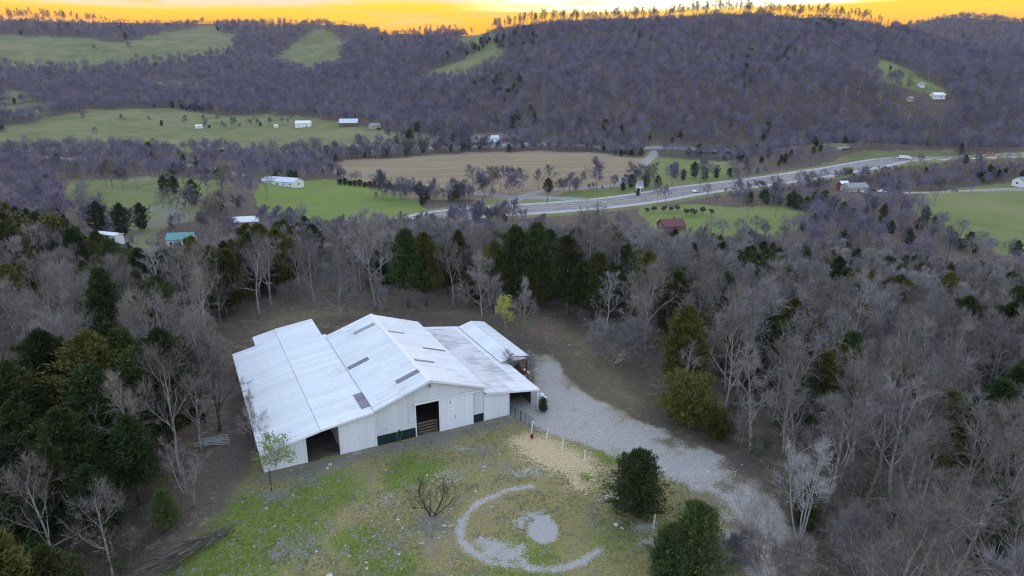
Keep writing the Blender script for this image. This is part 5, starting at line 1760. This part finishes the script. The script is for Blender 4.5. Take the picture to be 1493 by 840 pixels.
def car(name, label, u=None, v=None, p=None, rz=0.0, paint='car_white', kind='car', group=None):
    if p is None: p = at(u, v, 200)
    t = thing(name, label, {'car': 'car', 'truck': 'truck', 'pickup': 'pickup truck'}[kind], (p[0], p[1], p[2]), rz, group)
    if kind == 'truck':
        MB().box(-8.5, 2.2, -1.25, 1.25, 1.2, 4.0).build('trailer', M['car_white'], t)
        c = MB(); c.prism([(2.5, .7), (6.2, .7), (6.2, 1.9), (5.0, 2.2), (4.6, 3.4), (2.5, 3.6)], 1, -1.2, 1.2); c.build('cab', M[paint], t)
        MB().box(-8.3, 5.9, -.9, .9, .6, 1.15).build('chassis', M['steel'], t)
        xs = (-7.4, -6.1, 3.0, 5.3)
        for s in (-1, 1): MB().box(4.65, 4.95, s * .9 - .25, s * .9 + .25, 2.3, 3.2).build('windscreen', M['glass'], t)
        wr = .5; y0 = 1.05
    else:
        pro = [(-2.25, .45), (2.2, .45), (2.25, .95), (1.2, 1.05), (.45, 1.5), (-1.2, 1.52), (-2.0, 1.1), (-2.25, 1.0)]
        if kind == 'pickup': pro = [(-2.7, .5), (2.6, .5), (2.65, 1.1), (1.5, 1.2), (.8, 1.85), (-.7, 1.85), (-.8, 1.2), (-2.7, 1.2)]
        MB().prism(pro, 1, -.9, .9).build('body', M[paint], t)
        gl = [(1.02, 1.1), (.4, 1.47), (-1.15, 1.48), (-1.75, 1.12)] if kind == 'car' else [(1.3, 1.25), (.75, 1.8), (-.6, 1.8), (-.68, 1.25)]
        MB().prism(gl, 1, -.915, .915).build('side_window', M['glass'], t)
        xs = (-1.4, 1.4); wr = .34; y0 = .82
    for x in xs:
        for s in (-1, 1):
            w = MB(); w.tube([(x, s * (y0 - .1), wr), (x, s * (y0 + .12), wr)], wr, 10); w = w.build('wheel', M['tyre'], t)
            MB().tube([(x, s * (y0 + .121), wr), (x, s * (y0 + .13), wr)], wr * .55, 8).build('rim', M['galv'], w)
    return t


def build_valley():
    hw = ribbon('highway', HWY, 30, M['asphalt'], .18, 13)
    stripe('highway_marking', hw, 11.2, .3, M['line_white']); stripe('highway_marking', hw, -11.2, .3, M['line_white'])
    stripe('highway_marking', hw, .5, .3, M['line_yellow']); stripe('highway_marking', hw, -.5, .3, M['line_yellow'])
    stripe('highway_marking', hw, 5.8, .25, M['line_white'], (1, 2)); stripe('highway_marking', hw, -5.8, .25, M['line_white'], (1, 2))
    for nm in LINK_PTS:
        ribbon(nm, LINK_PTS[nm], LINK_W[nm], M['concrete'] if nm in ('link_road', 'lane', 'frontage_road') else M['track'], .3 if nm != 'link_road' else .22, 5)

    def on_road(u, off):
        q = np.array([proj(a, b, c) for a, b, c in zip(hw[0][:, 0], hw[0][:, 1], hw[2])])[:, 0]
        i = int(np.argmin(np.abs(q - u)))
        d = hw[0][min(i + 1, len(hw[0]) - 1)] - hw[0][i - 1]
        return (*(hw[0][i] + hw[1][i] * off), hw[2][i] + .01), math.atan2(d[1], d[0])
    for u, off, k, paint, lab in ((1313, -3, 'truck', 'car_white', 'white articulated truck driving on the highway'), (1437, 3, 'pickup', 'car_orange', 'orange pickup truck far up the highway'),
                                  (1342, 8, 'car', 'car_dark', 'dark car on the far lane of the highway'), (1000, -8, 'car', 'car_white', 'white car on the near lane above the red-roofed house')):
        p, a = on_road(u, off)
        q = car({'truck': 'truck', 'pickup': 'pickup_truck', 'car': 'car'}[k], lab, p=p, rz=a + (math.pi if off > 0 else 0), paint=paint, kind=k, group='vehicles on the highway')
        if k == 'truck': q.scale = (.6, .8, .75)
    # farm buildings
    house('long_shed', 'long white shed with a pale blue roof on the bright pasture', 'shed', 412, 270, 25, 10, 3.0, 2.0, -.38, M['white_paint'], M['roof_blue'], windows=5)
    house('farm_shed', 'white farm shed on the far green pasture', 'shed', 443, 185, 17, 10, 4.6, 2.2, .05, M['white_paint'], M['roof_white'], windows=2)
    house('farm_barn', 'old barn with a pale blue roof at the foot of the wooded hill', 'barn', 509, 184, 20, 14, 4.0, 4.0, .12, M['wood'], M['roof_blue'], windows=3)
    house('farm_house', 'small brown house among trees beside the pale-roofed barn', 'house', 546, 187, 11, 8, 3.2, 2.0, .5, M['tan'], M['roof_grey'], windows=2, chimney=True)
    house('brick_house', 'brick house with a dark red roof on the lawn by the highway', 'house', 978, 335, 10.5, 8.5, 2.6, 2.6, .25, M['brick'], M['roof_red'], windows=3, chimney=True)
    house('cottage', 'white-roofed cottage half hidden above the wood canopy', 'house', 358, 331, 11, 7, 2.8, 1.5, .25, M['tan'], M['roof_white'], rmin=150, windows=3)
    house('cottage', 'teal-roofed cottage half hidden above the wood canopy', 'house', 266, 357, 9, 7, 2.8, 1.8, .2, M['white_paint'], M['roof_teal'], rmin=150, windows=3)
    house('trailer_home', 'long white trailer home on the slope left of the teal roof', 'trailer', 161, 352, 10, 3.4, 2.9, .5, -.35, M['white_paint'], M['roof_white'], rmin=150, windows=4)
    house('hill_house', 'white house high on the wooded hill', 'house', 1366, 143, 13, 7, 3.2, 2.0, .2, M['white_paint'], M['roof_white'], windows=4)
    house('hill_shed', 'small white shed above the white house on the hill', 'shed', 1342, 126, 6, 5, 2.6, 1.4, .2, M['white_paint'], M['roof_grey'], windows=2)
    house('hill_shed', 'low grey shed left of the white house on the hill', 'shed', 1326, 147, 6, 5, 2.6, 1.4, .4, M['tan'], M['roof_grey'], windows=2)
    house('farm_house', 'white house by red bare earth at the foot of the hill', 'house', 718, 206, 13, 8, 3.6, 2.2, .05, M['white_paint'], M['roof_blue'], windows=3)
    house('farm_shed', 'small red shed beside the white house on red earth', 'shed', 737, 206, 7, 6, 2.6, 1.6, .1, M['barn_red'], M['roof_red'], windows=2)
    house('farm_shed', 'brown open shed left of the white house on red earth', 'shed', 693, 204, 9, 6, 2.6, 1.6, .1, M['tan'], M['roof_grey'], windows=2)
    house('field_house', 'white house at the edge of the bright right-hand field', 'house', 1490, 270, 9, 7, 3.2, 2.0, .3, M['white_paint'], M['roof_grey'], windows=2)
    house('field_shed', 'tiny white run-in shed on the far west pasture', 'shed', 291, 187, 8, 5, 2.8, 1.2, .1, M['white_paint'], M['roof_white'], windows=1, door=False)
    house('field_shed', 'tiny white hut near the white farm shed', 'shed', 403, 186, 4, 3.5, 2.4, .9, .1, M['white_paint'], M['roof_white'], windows=1, door=False)
    house('road_house', 'narrow tall white house among conifers beside the lane', 'house', 932, 279, 3.4, 3.4, 4.2, 2.2, .3, M['white_paint'], M['roof_grey'], windows=2, chimney=True)
    house('yard_house', 'dark low house in a yard of cars by the highway', 'house', 1245, 279, 14, 8, 3.0, 2.2, .2, M['tan'], M['roof_grey'], windows=3)
    house('yard_shed', 'pink-fronted small shed beside the dark house', 'shed', 1228, 277, 5, 5, 4.0, 1.6, .2, M['barn_red'], M['roof_white'], windows=1)
    for u, v, paint, k, lab in ((1262, 282, 'car_white', 'car', 'white car parked beside the dark low house'), (1286, 281, 'car_white', 'pickup', 'pale pickup parked right of the dark low house'), (1272, 279, 'car_dark', 'car', 'dark car parked between the white car and the pale pickup'),
                                (552, 189, 'car_dark', 'pickup', 'dark pickup beside the small brown farm house'), (726, 209, 'car_red', 'car', 'red car before the white house on red earth')):
        car('pickup_truck' if k == 'pickup' else 'car', lab, u, v, rz=rng.uniform(0, 3), paint=paint, kind=k)
    # utility poles
    for u, v, h, lab in ((1020, 281, 11, 'utility pole beside the highway near the dark cedars'), (890, 279, 10, 'utility pole by the end of the link road'), (798, 297, 10, 'utility pole where the lane meets the link road'), (912, 276, 6, 'short pole beside the narrow white house'), (1133, 262, 11, 'utility pole beyond the highway by the grey trees')):
        p = at(u, v, 250)
        t = thing('utility_pole', lab, 'pole', p, rng.uniform(0, 3), 'utility poles along the roads')
        MB().tube([(0, 0, -.5), (0, 0, h)], [.17, .11], 8).build('shaft', M['log'], t)
        MB().box(-1.2, 1.2, -.06, .06, h - .9, h - .75).build('crossarm', M['log'], t)
        for x in (-1.05, -.5, .5, 1.05): MB().lathe([(.05, h - .75), (.06, h - .6), (.03, h - .55)], 6, (x, 0)).build('insulator', M['galv'], t)
    # single trees in the valley fields
    proto('mid0', bare_mesh(600, 14, 1.15, 10, 6, 4, 7, 1, .25, twl=1.2, tww=.085, sides=(5, 4, 3, 3)), 'bark', 'twig'); proto('mid1', bare_mesh(601, 13, 1.05, 10, 6, 4, 7, 1, .22, twl=1.2, tww=.085, sides=(5, 4, 3, 3)), 'bark', 'twig_far_hazed')
    proto('midc', cedar_mesh(602, 9, .28, 1800, .75, .28, 'ovoid', .03), 'bark', 'cedar_deep')
    proto('midb', leafy_mesh(603, 8, 1100, 3.6, .7, 14, .15), 'bark', 'cedar_olive')
    lone = [('mid0', 'bare_tree', 690, 283, 1.45, 'tall bare tree with an open crown in front of the brown field'), ('mid1', 'bare_tree', 730, 280, 1.35, 'tall bare tree at the brown field edge, beside the open-crowned one'), ('mid0', 'bare_tree', 762, 278, 1.15, 'bare tree third along the edge of the brown field'),
            ('mid1', 'bare_tree', 785, 277, 1.1, 'bare tree fourth along the edge of the brown field'), ('mid0', 'bare_tree', 803, 276, 1.25, 'bare tree at the brown field edge nearest the link road'), ('mid1', 'bare_tree', 848, 275, .9, 'low bare tree at the brown field edge by the lane'), ('mid0', 'bare_tree', 870, 272, 1.0, 'bare tree by the bend of the lane'),
            ('mid1', 'bare_tree', 660, 286, .9, 'bare tree at the near corner of the brown field'), ('mid0', 'bare_tree', 1090, 318, .9, 'round bare tree on the lawn right of the red-roofed house'), ('mid1', 'bare_tree', 1131, 316, 1.15, 'taller bare tree on the lawn beside the round one'),
            ('midc', 'cedar_tree', 1165, 307, .95, 'dark cedar at the edge of the lawn by the highway'), ('mid0', 'bare_tree', 958, 297, 1.0, 'bare tree between the highway and the lawn'), ('mid1', 'bare_tree', 970, 296, .85, 'second bare tree between the highway and the lawn'),
            ('midc', 'cedar_tree', 236, 184, .9, 'lone dark tree on the far west pasture'), ('mid0', 'bare_tree', 122, 181, 1.0, 'bare tree alone at the top of the west pasture'), ('mid1', 'bare_tree', 180, 183, 1.1, 'bare tree next on the west pasture, left of the dark one'), ('mid0', 'bare_tree', 220, 182, .8, 'pale bare tree just left of the dark pasture tree'),
            ('mid1', 'bare_tree', 270, 186, 1.2, 'bushy bare tree right of the dark pasture tree'), ('mid0', 'bare_tree', 300, 184, 1.1, 'bare tree above the tiny run-in shed'), ('mid1', 'bare_tree', 318, 180, .9, 'bare tree at the fence line of the west pasture'), ('mid0', 'bare_tree', 140, 203, 1.0, 'bare tree at the low edge of the west pasture'),
            ('mid1', 'bare_tree', 372, 180, .8, 'bare tree near the tiny white hut'), ('mid0', 'bare_tree', 390, 290, 1.3, 'bare tree standing before the long white shed'), ('mid1', 'bare_tree', 360, 303, 1.7, 'tall bare tree on brown earth left of the bright pasture'), ('mid0', 'bare_tree', 115, 286, 1.4, 'bare tree at the left end of the home pasture'),
            ('mid1', 'bare_tree', 155, 273, 1.2, 'bare tree on the home pasture near its left end'), ('mid0', 'bare_tree', 200, 278, 1.3, 'bare tree on the green strip of the home pasture'), ('mid1', 'bare_tree', 302, 288, 1.3, 'bare tree behind the conifers of the home pasture'), ('mid0', 'bare_tree', 250, 325, 1.2, 'bare tree on the lower home pasture'),
            ('mid1', 'bare_tree', 278, 324, 1.3, 'bare tree on the lower home pasture beside its twin'), ('midc', 'cedar_tree', 241, 285, 1.25, 'dark conifer in the middle of the home pasture'), ('midc', 'cedar_tree', 255, 283, 1.15, 'dark conifer right of the middle one on the home pasture'), ('midc', 'cedar_tree', 283, 300, 1.5, 'dark conifer below the pair on the home pasture'),
            ('midc', 'cedar_tree', 320, 315, 1.3, 'bushy dark cedar leaning over brown earth'), ('midc', 'cedar_tree', 147, 342, 1.6, 'dark cedar behind the white trailer home'), ('midc', 'cedar_tree', 180, 344, 1.6, 'tall dark cedar right of the white trailer home'), ('midc', 'cedar_tree', 208, 336, 1.4, 'dark cedar on the lit strip of the lower pasture'),
            ('midc', 'cedar_tree', 920, 274, 1.1, 'dark conifer left of the narrow white house'), ('midc', 'cedar_tree', 942, 273, 1.1, 'dark conifer right of the narrow white house'), ('midc', 'cedar_tree', 908, 279, .7, 'low round conifer at the bend of the lane'), ('midc', 'cedar_tree', 930, 286, .6, 'low conifer in front of the narrow white house'),
            ('midc', 'cedar_tree', 983, 260, 1.25, 'dark cedar first in the clump beyond the highway'), ('midc', 'cedar_tree', 996, 263, .95, 'dark cedar second in the clump beyond the highway'), ('midc', 'cedar_tree', 1012, 259, 1.35, 'dark cedar by the pole in the clump beyond the highway'), ('midc', 'cedar_tree', 1027, 263, 1.1, 'dark cedar right of the pole beyond the highway'), ('midc', 'cedar_tree', 1044, 260, .85, 'last dark cedar of the clump beyond the highway'),
            ('mid0', 'bare_tree', 1362, 300, 1.2, 'thin bare tree at the edge of the bright right field'), ('mid1', 'bare_tree', 1310, 112, .7, 'small dark tree on the steep green hill pasture'), ('midc', 'cedar_tree', 1298, 102, .6, 'dark bush at the top of the steep green hill pasture'),
            ('midb', 'leafy_tree', 1235, 262, 1.1, 'olive green tree between the highway and the dark house'), ('midb', 'leafy_tree', 60, 375, 1.3, 'rounded green tree in the bare canopy at the left'), ('midc', 'cedar_tree', 200, 100, .9, 'dark bush on the upland pasture slope'),
            ('mid1', 'bare_tree', 140, 80, 1.6, 'small tree clump on the upland pasture'), ('mid0', 'bare_tree', 190, 78, 1.8, 'bare tree on the upland pasture near its split')]
    for k, nm, u, v, s, lab in lone:
        plant(k, nm, lab, 'cedar' if k == 'midc' else 'tree', at(u, v, 150), s * .9, rng.uniform(0, 6.28))
    # clipped little orchard trees above the red-roofed house
    proto('orchard', leafy_mesh(604, 3.4, 260, 1.5, .5, 8, .12), 'bark_dark', 'bark_dark')
    for i, (u, v) in enumerate(((943, 312), (953, 311), (968, 311), (978, 310), (987, 309), (1000, 315), (1008, 313), (1013, 316), (1024, 313), (1037, 314))):
        plant('orchard', 'orchard_tree', f'{ORD[i]} small clipped dark tree from the left, by the red-roofed house', 'tree', at(u, v, 250), .95 + .08 * (i % 3), i * 1.3, 'clipped trees by the red-roofed house')
    # dark evergreen hedge along the bright pasture
    for i, u in enumerate(np.linspace(496, 626, 19)):
        v = 269 + (u - 496) * .092
        plant('midc', 'cedar_tree', f'{(ORD + ("thirteenth", "fourteenth", "fifteenth", "sixteenth", "seventeenth", "eighteenth", "last"))[i]} dark rounded cedar from the left in the hedge row along the bright pasture', 'cedar', at(u, v, 250), .42 + .1 * math.sin(i * 2.1), i * 1.7, 'cedars of the hedge row by the pasture', w=.75)


build_valley()


# ------------------------------------------------------------------ stones and tufts of the yard
def build_yard_cover():
    g = np.random.default_rng(91)
    st = []
    for i in range(4):
        b = MB(); r = np.random.default_rng(900 + i)
        b.lathe([(.12, -.3), (.5, -.1), (.55, .15), (.36, .34), (.05, .38)], 8)
        b.v = [(x * r.uniform(.6, 1.4), y * r.uniform(.5, 1.2), z * r.uniform(.5, 1.0)) for x, y, z in b.v]
        st.append(b.mesh('stone', M['stone']))
    pts = []
    for u, v, n, s in ((620, 770, 60, 3.4), (430, 790, 26, 3.4), (560, 742, 30, 3), (470, 770, 16, 3), (690, 690, 14, 3), (390, 720, 14, 2.4), (940, 770, 22, 1.6), (1020, 690, 30, 2.4), (860, 520, 40, 5), (780, 700, 12, 3), (440, 690, 20, 2), (600, 650, 14, 3), (520, 700, 24, 4), (720, 760, 20, 5), (560, 820, 26, 5)):
        q = at0(u, v)
        pts.append(np.stack([q[0] + g.normal(0, s, n), q[1] + g.normal(0, s * .7, n)], -1))
    P = np.concatenate(pts)
    la = (P[:, 0] - BARN_O[0]) * BU[0] + (P[:, 1] - BARN_O[1]) * BU[1]; lb = (P[:, 0] - BARN_O[0]) * BN[0] + (P[:, 1] - BARN_O[1]) * BN[1]
    P = P[~((la > -12) & (la < 23) & (lb > -.6) & (lb < 32))]
    n = len(P); s = g.gamma(1.6, .06, n) + .05
    scatter('stones', np.stack([P[:, 0], P[:, 1], height(P[:, 0], P[:, 1])], -1), np.stack([g.normal(0, .2, n), g.normal(0, .2, n), g.uniform(0, 6, n)], -1), np.stack([s, s, s * .8], -1), g.integers(0, 4, n), st)
    tf = []
    for i in range(3):
        T = Tree(920 + i)
        for k in range(26):
            p = np.array([T.r.normal(0, .11), T.r.normal(0, .11), -.02])
            T.sliver(p, norm(np.array([T.r.normal(0, .6), T.r.normal(0, .6), 1])), T.r.uniform(.06, .18), .022)
        tf.append(T.crown.mesh('tuft', M['grass_blade']))
    X, Y = wood_points(40, 92, .42, 46, 44)
    k = inside(YARD, X, Y) & ~inside(DRIVE, X, Y) & ~inside(STRAW, X, Y) & (seg_dist(RING, X, Y) > .8) & ~inside(RING_DISC, X, Y) & ~inside(RING_WASH, X, Y)
    la = (X - BARN_O[0]) * BU[0] + (Y - BARN_O[1]) * BU[1]; lb = (X - BARN_O[0]) * BN[0] + (Y - BARN_O[1]) * BN[1]
    k &= ~((la > -12) & (la < 20) & (lb > -1) & (lb < 32)) & (fbm(X / 3, Y / 3, 95, 3) > .46)
    X, Y = X[k], Y[k]; n = len(X); s = g.uniform(.6, 1.5, n)
    print('tufts', n)
    scatter('grass', np.stack([X, Y, height(X, Y)], -1), np.stack([np.zeros(n), np.zeros(n), g.uniform(0, 6, n)], -1), np.stack([s, s, s], -1), g.integers(0, 3, n), tf)


build_yard_cover()

# ------------------------------------------------------------------ the valley's air
HAZE_DENSITY = 0.00004


def build_haze():
    m = bpy.data.materials.new('haze')
    m.use_nodes = True
    k = NT(m.node_tree)
    k.n.clear()
    v = k.node('ShaderNodeVolumePrincipled')
    v.inputs['Color'].default_value = (.62, .68, 1, 1)
    v.inputs['Density'].default_value = HAZE_DENSITY
    o = k.node('ShaderNodeOutputMaterial')
    k.l.new(v.outputs[0], o.inputs['Volume'])
    b = MB().box(-2800, 2800, -2800, 2800, -60, 262).build('haze', m)
    props(b, kind='stuff')
    b.visible_shadow = True


build_haze()
